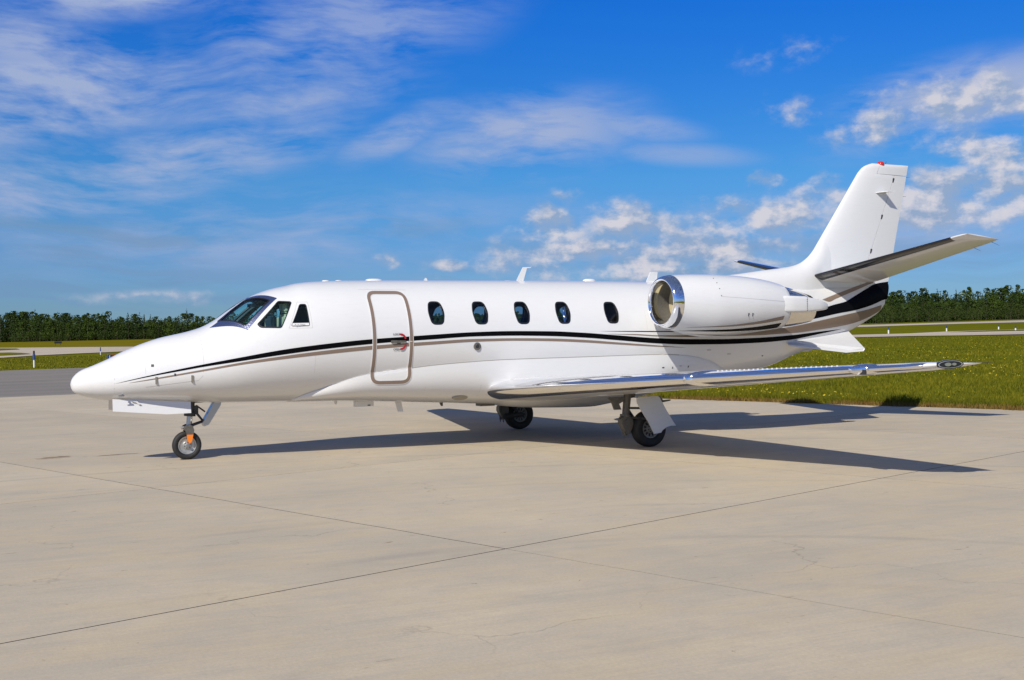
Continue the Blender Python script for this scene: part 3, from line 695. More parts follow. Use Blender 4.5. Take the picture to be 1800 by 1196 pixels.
def inset(poly, d):
    """shrink (d > 0) a star-shaped 2-D polygon by about d along its normals"""
    k = len(poly); out = []; area = sum(poly[i - 1][0] * poly[i][1] - poly[i][0] * poly[i - 1][1] for i in range(k)); sg = 1 if area > 0 else -1
    for i in range(k):
        t = (Vector(poly[(i + 1) % k]) - Vector(poly[i - 1])).normalized(); n = Vector((-t.y, t.x)) * sg
        out.append((poly[i][0] + n.x * d, poly[i][1] + n.y * d))
    return out
def loft(secs, closed=True, cap0=True, cap1=True):
    n = len(secs[0]); v = [p for s in secs for p in s]; f = []
    for j in range(len(secs) - 1):
        for i in range(n if closed else n - 1):
            k = (i + 1) % n; f.append((j * n + i, j * n + k, (j + 1) * n + k, (j + 1) * n + i))
    if cap0: f.append(tuple(range(n - 1, -1, -1)))
    if cap1: f.append(tuple((len(secs) - 1) * n + i for i in range(n)))
    return v, f
def flip_y(v): return [(p[0], -p[1], p[2]) for p in v]
def put(name, v, f, m, parent, side=-1, smooth=True, sharp=40, **kw):
    """v is modelled for the near side (y < 0); side = +1 mirrors it"""
    if side > 0: v = flip_y(v); f = [tuple(reversed(q)) for q in f]
    return mesh(name, v, f, m, parent, smooth, sharp, **kw)
def fix_normals(o):
    bm = bmesh.new(); bm.from_mesh(o.data); bmesh.ops.recalc_face_normals(bm, faces=bm.faces); bm.to_mesh(o.data); bm.free()

# outlines on the near side, as points of the skin
CABIN_X = (5.322, 6.082, 6.834, 7.596, 8.532)
def cabin_outline(cx):
    pts = [(cx - .098, 2.335), (cx + .098, 2.335), (cx + .138, 2.165), (cx + .098, 1.975), (cx - .098, 1.975), (cx - .138, 2.165)]
    return pts
def xz_to_th(poly):
    out = []
    for x, z in poly:
        y = -float(fus_half(x, z)); out.append((x, theta_of((x, y, z)) * 1.0))
    return out
SIDE_WIN = [(2.535, 2.0), (2.575, 1.950), (2.862, 1.943), (3.066, 2.318), (3.050, 2.336), (2.885, 2.345)]
AFT_WIN = [(3.176, 2.294), (3.270, 2.294), (3.275, 1.968), (3.005, 1.966)]
WS = [(2.045, -.20, 2.035), (2.50, -.075, 2.378), (2.785, -.475, 2.356), (2.37, -.627, 1.969)]
WSF = [(1.925, -.27, 1.95), (2.545, -.035, 2.40), (2.888, -.481, 2.391), (2.392, -.673, 1.916)]

def build_fuselage(jet):
    xs = np.unique(np.concatenate([np.linspace(.556, 1.4, 22), np.linspace(1.4, 3.8, 70), np.linspace(3.8, 9.2, 60), np.linspace(9.2, 15.52, 70)]))
    M = 144; th = np.linspace(0, 2 * np.pi, M, endpoint=False)
    v, f = loft([S(np.full(M, x), th).tolist() for x in xs])
    def raw(name, v, f, idx):
        me = bpy.data.meshes.new(name); me.from_pydata([tuple(p) for p in v], [], f); me.update()
        for m in ('white_paint', 'cabin_trim', 'window_rim'): me.materials.append(MATS[m])
        me.polygons.foreach_set('material_index', [idx] * len(me.polygons))
        bm = bmesh.new(); bm.from_mesh(me); bmesh.ops.recalc_face_normals(bm, faces=bm.faces); bm.to_mesh(me); bm.free()
        o = bpy.data.objects.new(name, me); COL.objects.link(o); return o
    hull = raw('fuselage', v, f, 0)
    xc = np.linspace(1.78, 9.25, 60); tc = np.linspace(0, 2 * np.pi, 64, endpoint=False); secs = []
    for x in xc:
        T, B, W, C = (float(k(x)) for k in (FT, FB, FW, FC)); c = np.cos(tc); i = .055
        z = C + np.where(c > 0, T - C - i, C - B - i) * c; z = np.maximum(z, 1.15 + 0 * z); secs.append(np.stack([np.full(64, x), -(W - i) * np.sin(tc), z], -1).tolist())
    v, f = loft(secs); cav = raw('cavity', v, f, 1)
    cut = MB()
    def cutter(poly_th, depth_in=.16, out=.12):
        P = np.array([S(a, b) for a, b in poly_th]); N = fus_normal(P); n = N.mean(0); n /= np.linalg.norm(n); k = len(P)
        for s in (1, -1):
            m = np.array([1, s, 1]); A = (P + n * out) * m; Bq = (P - n * depth_in) * m
            cut.addm(A.tolist() + Bq.tolist(), [tuple(range(k)), tuple(range(2 * k - 1, k - 1, -1))] + [(i, k + i, k + (i + 1) % k, (i + 1) % k) for i in range(k)])
    for cx in CABIN_X: cutter(OUT['cabin'][cx])
    cutter(OUT['side']); cutter(OUT['aft']); cutter(OUT['ws'], .12)
    ct = raw('cutter', cut.v, cut.f, 2)
    for k, tool in enumerate((cav, ct)):
        md = hull.modifiers.new('cut%d' % k, 'BOOLEAN'); md.object = tool; md.operation = 'DIFFERENCE'; md.solver = 'EXACT'
    dg = bpy.context.evaluated_depsgraph_get(); me = bpy.data.meshes.new_from_object(hull.evaluated_get(dg))
    for o in (hull, cav, ct): bpy.data.objects.remove(o)
    me.name = 'fuselage'; o = bpy.data.objects.new('fuselage', me); COL.objects.link(o); o.parent = jet
    me.polygons.foreach_set('use_smooth', [True] * len(me.polygons))
    n = len(me.loops); vi = np.empty(n, int); me.loops.foreach_get('vertex_index', vi)
    co = np.empty(len(me.vertices) * 3); me.vertices.foreach_get('co', co); co = co.reshape(-1, 3)
    an = fus_normal(co)[vi]; mi = np.empty(len(me.polygons), int); me.polygons.foreach_get('material_index', mi)
    tot = np.empty(len(me.polygons), int); me.polygons.foreach_get('loop_total', tot); pn = np.empty(len(me.polygons) * 3); me.polygons.foreach_get('normal', pn); pn = pn.reshape(-1, 3)
    li = np.repeat(np.arange(len(tot)), tot); use = (mi[li] == 0) & ((an * pn[li]).sum(1) > .5)
    me.normals_split_custom_set(np.where(use[:, None], an, pn[li]).tolist())
    # radome, seamed off from the rest
    xr = np.concatenate([[.0005, .002, .005, .01, .017, .026], np.linspace(.04, .5557, 26)]); tr = np.linspace(0, 2 * np.pi, 72, endpoint=False)
    v, f = loft([S(np.full(72, x), tr).tolist() for x in xr]); r = mesh('radome', v, f, 'white_paint', jet, True); fix_normals(r); r.data.set_sharp_from_angle(angle=math.radians(35))
    return o

def ring_patch(name, outer, inner, m, parent, side, lift=.004, sink=.014):
    """raised rim between two matching outlines in (x, theta)"""
    k = len(outer); rows = []
    for poly, off in ((outer, -.002), (outer, lift), (inner, lift), (inner, -sink)):
        rows.append([Soff(np.array([p[0]]), np.array([p[1]]), off)[0].tolist() for p in poly])
    v, f = loft(rows, True, False, False); o = put(name, v, f, m, parent, side, False); fix_normals(o); return o
def pane_patch(name, poly, m, parent, side, off=-.010, rings=4):
    cx = sum(p[0] for p in poly) / len(poly); cy = sum(p[1] for p in poly) / len(poly); rows = []
    for j in range(rings + 1):
        s = max(1 - j / rings, .02); rows.append([Soff(np.array([cx + (p[0] - cx) * s]), np.array([cy + (p[1] - cy) * s]), off)[0].tolist() for p in poly])
    v, f = loft(rows, True, False, True); o = put(name, v, f, m, parent, side, True); fix_normals(o); return o
OUT = {'cabin': {}}
def prepare_outlines():
    for cx in CABIN_X: OUT['cabin'][cx] = xz_to_th(dense(rounded(cabin_outline(cx), .07), .03))
    OUT['side'] = xz_to_th(dense(rounded(SIDE_WIN, .03), .04)); OUT['aft'] = xz_to_th(dense(rounded(AFT_WIN, .03), .04))
    OUT['ws'] = dense(rounded([(p[0], theta_of(p)) for p in WS], .03), .05); OUT['wsf'] = [(p[0], theta_of(p)) for p in WSF]

def scale_poly(poly, s):
    cx = sum(p[0] for p in poly) / len(poly); cy = sum(p[1] for p in poly) / len(poly); return [(cx + (p[0] - cx) * s, cy + (p[1] - cy) * s) for p in poly]
def build_windows(jet):
    for side in (-1, 1):
        for cx in CABIN_X:
            p = OUT['cabin'][cx]; w = ring_patch('cabin_window', scale_poly(p, 1.035), scale_poly(p, .90), 'window_rim', jet, side)
            pane_patch('pane', scale_poly(p, .95), 'cabin_glazing', w, side, -.012)
        p = OUT['side']; w = ring_patch('cockpit_side_window', scale_poly(p, 1.03), scale_poly(p, .94), 'window_rim', jet, side); pane_patch('pane', scale_poly(p, .97), 'glazing', w, side)
        p = OUT['aft']; w = ring_patch('cockpit_rear_window', scale_poly(p, 1.03), scale_poly(p, .92), 'window_rim', jet, side); pane_patch('pane', scale_poly(p, .96), 'glazing', w, side)
        # white surround and placard of the rear cockpit window
        if side < 0:
            pl = [(3.015, 1.972), (3.268, 1.974), (3.268, 2.012), (3.028, 2.010)]
            v = [(x, -float(fus_half(x, z)) - .006, z) for x, z in pl]; mesh('placard', v, [(0, 1, 2, 3)], 'white_paint', w)
            text('placard_text', 'Ser. No. 5600216', (3.045, -.8785, 1.982), .022, 'dark_fitting', w, tilt=22)
        p = OUT['ws']; fr = OUT['wsf']; sm = dense(fr, .05)
        # frame outline resampled to the pane's vertex count by angle round the centre
        c = (sum(q[0] for q in p) / len(p), sum(q[1] for q in p) / len(p))
        def reach(poly, a):
            best = 0
            for i in range(len(poly)):
                (x1, y1), (x2, y2) = poly[i], poly[(i + 1) % len(poly)]; dx, dy = math.cos(a), math.sin(a); ex, ey = x2 - x1, y2 - y1; den = dx * ey - dy * ex
                if abs(den) < 1e-9: continue
                t = ((x1 - c[0]) * ey - (y1 - c[1]) * ex) / den; s = ((x1 - c[0]) * dy - (y1 - c[1]) * dx) / den
                if t > 0 and -1e-6 <= s <= 1 + 1e-6: best = max(best, t)
            return best
        angs = sorted(list(np.linspace(-math.pi, math.pi, 72, endpoint=False)) + [math.atan2(q[1] - c[1], q[0] - c[0]) for q in fr])
        fo = [(c[0] + reach(fr, a) * math.cos(a), c[1] + reach(fr, a) * math.sin(a)) for a in angs]
        fi = [(c[0] + reach(p, a) * math.cos(a), c[1] + reach(p, a) * math.sin(a)) for a in angs]
        w = ring_patch('windshield', fo, scale_poly(fi, .97), 'windshield_rim', jet, side, .006, .02)
        pane_patch('pane', scale_poly(p, .99), 'glazing', w, side, -.008, 6)
        ring_patch('windshield_seal', scale_poly(fi, 1.02), scale_poly(fi, .955), 'window_rim', w, side, .009, .02)
def text(name, body, loc, size, m, parent, tilt=0.0):
    cu = bpy.data.curves.new(name, 'FONT'); cu.body = body; cu.size = size; cu.extrude = .0008
    t = bpy.data.objects.new('tmp', cu); COL.objects.link(t); dg = bpy.context.evaluated_depsgraph_get(); me = bpy.data.meshes.new_from_object(t.evaluated_get(dg)); bpy.data.objects.remove(t)
    me.materials.clear(); me.materials.append(MATS[m]); o = bpy.data.objects.new(name, me); COL.objects.link(o)
    o.location = loc; o.rotation_euler = (math.radians(90 - tilt), 0, 0)
    if parent is not None: o.parent = parent
    return o
def band(name, up, lo, m, parent, off=.004, n=90, rows=4, yfun=None, sides=(-1, 1), x0=None):
    """painted band between two curves given as (x, z) points"""
    ux, uz = zip(*up); lx, lz = zip(*lo); fu, fl = pchip(ux, uz), pchip(lx, lz); a, b = max(ux[0], lx[0]), min(ux[-1], lx[-1]); yfun = yfun or side_y
    xs = np.linspace(a, b, n); rowsP = []
    for j in range(rows + 1):
        t = j / rows; z = fu(xs) * (1 - t) + fl(xs) * t; xx = np.minimum(xs, fin_te(z) - .003) if yfun is side_y else xs; y = -(yfun(xx, z) + off); rowsP.append(np.stack([xx, y, z], -1).tolist())
    v, f = loft(rowsP, False, False, False)
    for s in sides: o = put(name, v, f, m, parent, s); fix_side(o, s)
def fix_side(o, s):
    me = o.data; me.update(); t = sum(p.normal.y * p.area for p in me.polygons)
    if t * s < 0: me.flip_normals()
def build_stripes(jet):
    up = [(0.57,1.173),(0.99,1.272),(1.473,1.371),(1.753,1.424),(2.224,1.508),(2.885,1.620),(3.39,1.682),(4.214,1.756),(4.794,1.789),(5.216,1.813),(5.937,1.847),(6.51,1.858),(7.279,1.849),(7.949,1.817),(8.641,1.765),(9.4,1.71),(10.095,1.686),(10.848,1.678),(11.659,1.691),(12.54,1.727),(13.514,1.798),(14.151,1.839)]
    lo = [(0.57,1.172),(0.99,1.257),(1.472,1.341),(1.751,1.388),(2.222,1.455),(2.884,1.548),(3.39,1.608),(4.214,1.684),(4.793,1.720),(5.214,1.742),(5.934,1.779),(6.506,1.785),(7.275,1.771),(7.946,1.737),(8.641,1.682),(9.404,1.62),(10.103,1.591),(10.86,1.587),(11.676,1.600),(12.562,1.644),(13.532,1.758),(14.151,1.8385)]
    band('stripe', up, lo, 'black_paint', jet, n=220)
    up = [(.748,1.178),(1.108,1.240),(1.595,1.323),(1.766,1.352),(2.293,1.444),(2.826,1.518),(3.39,1.583),(4.214,1.655),(5.214,1.708),(5.933,1.738),(6.505,1.742),(7.274,1.731),(7.947,1.699),(8.643,1.645),(9.46,1.582),(10.011,1.539)]
    lo = [(.748,1.176),(1.108,1.224),(1.595,1.300),(1.766,1.327),(2.292,1.410),(2.827,1.474),(3.392,1.530),(4.216,1.598),(5.214,1.660),(5.933,1.694),(6.505,1.702),(7.274,1.688),(7.948,1.657),(8.645,1.611),(9.462,1.562),(10.011,1.537)]
    band('stripe', up, lo, 'taupe_paint', jet, n=160)
    band('stripe', [(8.25,1.842),(8.99,1.838),(9.4,1.834),(9.73,1.831),(11.0,1.88),(12.0,1.96),(12.6,2.04),(13.166,2.155),(13.865,2.312),(14.22,2.375),(14.554,2.495),(15.0,2.66),(15.3,2.755),(15.66,2.80)],
         [(8.25,1.841),(8.99,1.824),(9.4,1.818),(9.73,1.815),(11.0,1.84),(12.0,1.90),(12.6,1.96),(13.372,2.058),(13.973,2.145),(14.529,2.212),(14.949,2.29),(15.202,2.353),(15.461,2.425),(15.66,2.45)], 'black_paint', jet, n=150, rows=10)
    band('stripe', [(8.4,1.795),(8.989,1.784),(9.395,1.761),(9.815,1.756),(11.0,1.79),(11.6,1.81),(12.1,1.845),(12.69,1.904),(13.508,2.017),(14.334,2.137),(14.956,2.23),(15.40,2.318)],
         [(8.4,1.794),(8.988,1.766),(9.395,1.741),(10.102,1.722),(11.0,1.730),(11.815,1.741),(12.1,1.752),(12.704,1.776),(13.536,1.843),(14.391,1.935),(14.844,2.025),(15.30,2.175),(15.40,2.22)], 'taupe_paint', jet, n=140, rows=8)
    band('stripe', [(13.577,2.411),(13.953,2.508),(14.618,2.67),(15.05,2.78),(15.2,2.815)], [(13.577,2.410),(13.753,2.371),(13.951,2.425),(14.63,2.607),(15.2,2.765)], 'taupe_paint', jet, n=60, rows=6)
def build_door(jet):
    out = [(4.238, 1.058), (4.890, 1.058), (4.890, 2.510), (4.238, 2.510)]; po = dense(rounded(out, .16, 8), .03); pi = inset(po, .052)
    po2 = inset(po, -.009); pi2 = inset(pi, .008)
    def patch(poly, off, rows=60):
        zs = np.linspace(min(p[1] for p in poly) + 1e-3, max(p[1] for p in poly) - 1e-3, rows); secs = []
        for z in zs:
            xs = [];
            for i in range(len(poly)):
                (x1, z1), (x2, z2) = poly[i - 1], poly[i]
                if (z1 - z) * (z2 - z) <= 0 and z1 != z2: xs.append(x1 + (x2 - x1) * (z - z1) / (z2 - z1))
            x = np.linspace(min(xs), max(xs), 10); secs.append(np.stack([x, -(side_y(x, np.full(10, z)) + off), np.full(10, z)], -1).tolist())
        return loft(secs, False, False, False)
    v, f = patch(po2, .0018); d = put('door', v, f, 'white_paint', jet, -1); fix_side(d, -1); tag(d, 'cabin door outlined in a taupe band')
    def bandring(name, a, b, off, m):
        k = len(a); rows = []
        for poly, o in ((a, .001), (a, off), (b, off), (b, .001)):
            x = np.array([p[0] for p in poly]); z = np.array([p[1] for p in poly]); rows.append(np.stack([x, -(side_y(x, z) + o), z], -1).tolist())
        vv, ff = loft(rows, True, False, False); o = put(name, vv, ff, m, d, -1, False); fix_normals(o); fix_side(o, -1); return o
    bandring('door_trim', po2, pi2, .0062, 'white_paint'); bandring('door_frame', po, pi, .0078, 'taupe_paint')
    h = MB(); pts = [(4.525, -.962, 1.700), (4.540, -.962, 1.690), (4.765, -.962, 1.702), (4.775, -.962, 1.715), (4.765, -.962, 1.728), (4.545, -.962, 1.735), (4.527, -.962, 1.728)]
    h.prism(pts, (0, 1, 0), .024).build('door_handle', 'gear_grey', d)
    MB().box((4.655, -.948, 1.682), (.055, .012, .030)).build('keyhole_plate', 'gear_grey', d)
    MB().box((4.84, -.9525, 1.714), (.075, .006, .008)).build('latch_mark', 'white_paint', d)
    text('lettering', 'LOCK', (4.562, -.9535, 1.812), .046, 'dark_fitting', d); text('lettering', 'OPEN', (4.562, -.9460, 1.580), .046, 'dark_fitting', d, -6)
    def arrow(sg, y):
        pts = []; n = 9
        for k in range(n + 1): a = math.radians(92 - 74 * k / n); pts.append((4.690 + .095 * math.cos(a), .015 + .112 * math.sin(a)))
        for k in range(n, -1, -1): a = math.radians(92 - 74 * k / n); pts.append((4.690 + .068 * math.cos(a), .012 + .085 * math.sin(a)))
        pts.append((4.668, .122)); c = 1.712
        MB().prism([(x, y, c + sg * z) for x, z in pts], (0, 1, 0), .003).build('lock_arrow' if sg > 0 else 'open_arrow', 'red_paint', d)
    arrow(1, -.9545); arrow(-1, -.953)
    mesh('rain_gutter', *loft([[(x, -float(fus_half(x, z)) - o, z) for x in np.linspace(4.15, 4.93, 24)] for z, o in ((2.524, .001), (2.529, .008), (2.534, .001))], False, False, False), 'white_paint', d)

def build_skin_details(jet):
    def strip(name, pts, w, m, parent=jet, off=.0012):
        """thin seam along a list of (x, z) on the near side"""
        P = dense(pts + pts[-2:0:-1], .08)[:None]; q = []
        a = [Vector(p) for p in pts]; L = []
        for i in range(len(a) - 1):
            n = max(1, int((a[i + 1] - a[i]).length / .06)); L += [a[i].lerp(a[i + 1], k / n) for k in range(n)]
        L.append(a[-1]); v, f = [], []
        for i, p in enumerate(L):
            t = (L[min(i + 1, len(L) - 1)] - L[max(i - 1, 0)]).normalized(); nn = Vector((-t.y, t.x)) * w / 2
            for s in (-1, 1):
                g = p + nn * s; v.append((g.x, -(float(side_y(g.x, g.y)) + off), g.y))
        f = [(2 * i, 2 * i + 1, 2 * i + 3, 2 * i + 2) for i in range(len(L) - 1)]; o = put(name, v, f, m, parent, -1, False); fix_side(o, -1)
    strip('panel_seam', [(1.755, 1.90), (1.755, 1.40), (1.74, 1.25), (1.68, 1.19), (1.45, 1.165), (.97, 1.11)], .006, 'seam')
    strip('panel_seam', [(.97, 1.30), (.97, 1.42)], .005, 'seam')
    strip('panel_seam', [(.560, .965), (.558, 1.10), (.558, 1.30), (.558, 1.47)], .004, 'seam')
    strip('fairing_seam', [(float(x), float(ZE(x)) + .005) for x in np.linspace(4.3, 9.9, 40)], .009, 'cabin_trim')
    strip('panel_seam', [(3.35, 1.25), (3.35, 1.58)], .003, 'seam')
    for x in (4.02, 4.62, 5.15, 6.1): strip('panel_seam', [(x, 1.0), (x, .82)], .004, 'seam')
    strip('panel_seam', [(9.2, 2.2), (9.2, 1.86)], .003, 'seam')
    # faint surround of the rear cockpit window
    for a in ([(2.97, 1.935), (3.315, 1.935)], [(2.97, 1.935), (3.15, 2.33)], [(3.315, 1.935), (3.30, 2.33)], [(3.15, 2.33), (3.30, 2.33)]): strip('panel_seam', a, .006, 'seam')
    def plate(name, x, z, w, h, m, off=.006, tilt=0.0):
        y = -(float(side_y(x, z))); n = Vector(fus_normal(np.array([[x, y, z]]))[0])
        MB().box(Vector((x, y, z)) + n * off * .5, (w, off, h), n.to_track_quat('-Y', 'Z').to_matrix() if n.z ** 2 < .9 else None).build(name, m, jet)
    plate('latch', 1.111, 1.206, .03, .105, 'steel', .012); plate('latch', 1.597, 1.219, .03, .105, 'steel', .012)
    plate('static_port', 1.064, 1.419, .036, .036, 'dark_fitting'); plate('latch', 1.36, 1.285, .02, .03, 'dark_fitting', .012)
    plate('static_port', 10.55, 1.49, .09, .025, 'seam'); plate('static_port', 11.05, 1.41, .08, .025, 'seam'); plate('vent', 9.55, 1.20, .04, .02, 'dark_fitting'); plate('vent', 9.75, 1.19, .012, .05, 'dark_fitting')
    plate('vent', 9.93, 1.22, .04, .02, 'seam'); plate('vent', 10.1, 1.2, .012, .05, 'dark_fitting'); plate('vent', 11.95, 1.36, .03, .02, 'dark_fitting')
    plate('vent', 13.55, 2.80, .02, .07, 'dark_fitting', .01)
    y = -float(side_y(5.984, 1.622)); r = MB(); r.lathe((5.984, y, 1.622), [(.01, .062), (-.012, .062), (-.016, .055), (-.016, .034), (.0, .032), (.0, .001)], 'y', 24).build('filler_port', 'gear_grey', jet, True, 30)
    MB().lathe((5.990, y - .003, 1.622), [(.0, .030), (-.010, .022), (-.010, .001)], 'y', 16).build('filler_cap', 'dark_fitting', jet, True, 30)
    # pitot head low on the radome joint
    p = MB(); p.tube((.67, -.30, 1.00), (.665, -.335, .992), .016, .012, 10); p.tube((.69, -.335, .992), (.61, -.342, .992), .012, .008, 10); p.build('pitot_probe', 'steel', jet, True)
    # oval vent low on the belly fairing
    y = -(float(fair_half(np.array(5.81), np.array(.80)))); n = Vector((0, -.62, -.78)).normalized(); q = n.to_track_quat('Z', 'X'); v = MB(); k = 24
    c = Vector((5.81, y - .012, .80)); ring = [c + Vector((.135 * math.cos(2 * math.pi * i / k), 0, 0)) + Vector((0, .78, -.62)) * .06 * math.sin(2 * math.pi * i / k) for i in range(k)]
    v.prism(ring, n, .02); v.build('belly_vent', 'cabin_trim', jet)
    # aerials on the crown and the belly
    def blade(name, pts, t=.02, m='white_paint'): MB().prism([(x, 0, z) for x, z in pts], (0, 1, 0), t).build(name, m, jet)
    blade('blade_antenna', [(7.165, 2.715), (7.30, 2.96), (7.465, 2.966), (7.44, 2.952), (7.375, 2.945), (7.30, 2.715)])
    blade('blade_antenna', [(9.80, 2.72), (9.895, 2.912), (10.045, 2.912), (10.02, 2.72)], .03)
    blade('blade_antenna', [(5.46, 2.705), (5.495, 2.757), (5.515, 2.752), (5.54, 2.705)], .012)
    def dome(name, x, l, w, h, z): 
        mb = MB(); prof = []; 
        for j in range(6):
            a = j / 5 * math.pi / 2; prof.append((z + h * math.sin(a), max(.001, math.cos(a))))
        vs = []; fs = []; n = 24
        for (zz, rr) in prof: vs += [(x + l * (rr ** .5 if rr > .01 else .01) * math.cos(2 * math.pi * i / n), w * (rr ** .5 if rr > .01 else .01) * math.sin(2 * math.pi * i / n), zz) for i in range(n)]
        v, f = loft([vs[k * n:(k + 1) * n] for k in range(6)]); mesh(name, v, f, 'white_paint', jet, True, 60)
    dome('dome_antenna', 3.80, .065, .05, .028, 2.674); dome('dome_antenna', 4.01, .055, .05, .018, 2.686); dome('dome_antenna', 4.605, .145, .09, .036, 2.698); dome('dome_antenna', 7.0, .085, .06, .014, 2.718); dome('dome_antenna', 8.61, .13, .08, .05, 2.727)
    blade('blade_antenna', [(3.90, .80), (3.925, .735), (3.955, .735), (3.965, .80)], .012)
    blade('blade_antenna', [(4.93, .76), (4.985, .578), (5.075, .574), (5.035, .76)], .02)
    blade('blade_antenna', [(5.70, .72), (5.745, .640), (5.775, .640), (5.775, .72)], .012, 'gear_grey')
    MB().box((4.40, 0, .73), (.30, .12, .09)).build('belly_antenna', 'white_paint', jet); MB().box((4.47, -.063, .705), (.045, .006, .014)).build('data_plate', 'dark_fitting', jet)
    MB().box((6.55, 0, .640), (.26, .2, .05)).build('belly_antenna', 'gear_grey', jet)

def build_fairing(jet):
    secs = []; n = 36
    for x in np.concatenate([np.linspace(3.16, 4.6, 26), np.linspace(4.7, 9.4, 50), np.linspace(9.5, 11.19, 22)]):
        ze, zb = float(ZE(x)), float(ZB(x)); w = float(fus_half(x, ze)) + .014; row = []
        for i in range(n + 1):
            a = math.pi * i / n; c, s = math.cos(a), math.sin(a); row.append((x, -w * math.copysign(abs(c) ** (2 / 2.7), c), ze - (ze - zb) * s ** (2 / 2.7)))
        secs.append(row)
    v, f = loft(secs); o = mesh('belly_fairing', v, f, 'white_paint', jet, True, 45); fix_normals(o)

CF = [1, .93, .86, .78, .66, .54, .42, .32, .24, .18, .135, .10, .072, .05, .033, .02, .010, .003]
CFS = CF + [0] + CF[::-1]
def wsec(y):
    """wing section at span y (> 0): leading edge x, trailing edge x, reference z, thickness ratio"""
    d = y - .95; le = 6.28 + .221 * d; te = 9.55 - .116 * d; t = .118 - .001 * d; z = .925 + .0580 * d
    if y > 8.1:
        k = (y - 8.1) / .43; le = le + .62 * k ** 2.2; te = te - .06 * k; t = t * math.sqrt(max(.004, 1 - k ** 3)); z = z + .012 * k
    return le, te, z, t
def wing_pt(y, cf, up, off=0.0):
    le, te, z, t = wsec(y); c = te - le; h = float(naca(cf)) * t * c; cam = .018 * c * math.sin(math.pi * min(1, cf) ** .8)
    return (le + c * cf - off * max(0, 1 - cf * 12) * 1.0, -y, z - .022 * c * cf + cam * .4 + (h * .95 + off if up else -(h * 1.05 + off)))
def wing_section(y):
    out = []
    n = len(CF)
    for i, cf in enumerate(CFS): out.append(wing_pt(y, cf, i > n))
    return out
def build_wing(jet, side):
    root = empty('wing', (0, 0, 0), 0, jet)
    ys = [.55, .95, 1.05, 1.4, 1.9, 2.4, 2.9, 3.4, 3.9, 4.4, 4.9, 5.1, 5.5, 6.0, 6.5, 7.0, 7.5, 7.75, 8.0, 8.1, 8.2, 8.27, 8.33, 8.38, 8.42, 8.455, 8.48, 8.50, 8.518, 8.528]
    secs = [wing_section(y) for y in ys]; n = len(CFS); le_i = CF.index(.10); groups = {'wing_panel': [], 'leading_edge': [], 'flap': [], 'aileron': [], 'wing_tip': []}
    for j in range(len(ys) - 1):
        ym = (ys[j] + ys[j + 1]) / 2
        for i in range(n - 1):
            face = (j * n + i, j * n + i + 1, (j + 1) * n + i + 1, (j + 1) * n + i); nose = i >= le_i and i + 1 <= n - 1 - le_i; tail = i < 3 or i >= n - 4
            k = 'leading_edge' if nose and ym < 8.27 else 'wing_tip' if ym > 8.1 else 'flap' if tail and 1.05 < ym < 4.9 else 'aileron' if tail and 5.1 < ym < 7.75 else 'wing_panel'
            groups[k].append(face)
    v = [p for s in secs for p in s]
    groups['wing_tip'].append(tuple((len(ys) - 1) * n + i for i in range(n)))
    for k, fs in groups.items():
        used = sorted({i for q in fs for i in q}); mp = {a: b for b, a in enumerate(used)}
        o = put(k, [v[i] for i in used], [tuple(mp[i] for i in q) for q in fs], 'chrome' if k == 'leading_edge' else 'white_paint', root, side, True, 50)
        bm = bmesh.new(); bm.from_mesh(o.data); bmesh.ops.recalc_face_normals(bm, faces=bm.faces); bm.to_mesh(o.data); bm.free()
        t = sum(p.normal.z * p.area * (1 if p.center.z > wsec(abs(p.center.y))[2] - .01 else -1) for p in o.data.polygons)
        if t < 0: o.data.flip_normals()
    def cuff(name, y0, y1, amp, m, cmax, lean):
        rows = []; cfl = [c for c in CFS[:]]
        idx = [i for i, c in enumerate(CFS) if c <= cmax]
        for j in range(13):
            t = j / 12; b = math.sin(math.pi * t) ** .6; row = []
            for i in idx:
                cf = CFS[i]; fade = 1 - (cf / cmax) ** 3; yy = y0 + (y1 - y0) * t + lean * cf; row.append(wing_pt(yy, cf, i > len(CF), -.004 + (amp + .004) * b * (.25 + .75 * fade)))
            rows.append(row)
        vv, ff = loft(rows, False, False, False); o = put(name, vv, ff, m, root, side, True, 60); fix_normals(o)
        t = sum(p.normal.x for p in o.data.polygons)
        if t > 0: o.data.flip_normals()
    cuff('stall_cuff', 4.90, 5.06, .026, 'chrome', .18, .8)
    cuff('light_housing', 7.40, 7.66, .030, 'chrome', .13, .5)
    a = wing_pt(7.60, .012, False, .012); s = -1 if side < 0 else 1
    MB().box((a[0] - .006, s * 7.60, a[2] - .002), (.03, .09, .06)).build('landing_light', 'dark_fitting', root); MB().lathe((a[0] - .016, s * 7.545, a[2] + .002), [(-.02, .02), (-.012, .036), (.02, .036)], 'x', 16).build('lamp', 'lamp_glass', root, True)
    vg = MB()
    for k in range(26):
        y = 5.25 + k * .075; p = wing_pt(y, .13, True); vg.box((p[0], s * y, p[2] + .005), (.022, .005, .013))
    tag(vg.build('vortex_generators', 'white_paint', root), kind='stuff')
    # wing tip lamp: dark oval window with two pale bulbs
    P = [Vector(wing_pt(y, cf, up)) for y, cf, up in ((8.335, .0, True), (8.475, .0, True))]; c = (P[0] + P[1]) / 2; tdir = (P[1] - P[0]).normalized(); nd = Vector((-tdir.y, tdir.x, 0)).normalized()
    if nd.x > 0: nd = -nd
    upv = Vector((0, 0, 1)); L = (P[1] - P[0]).length / 2
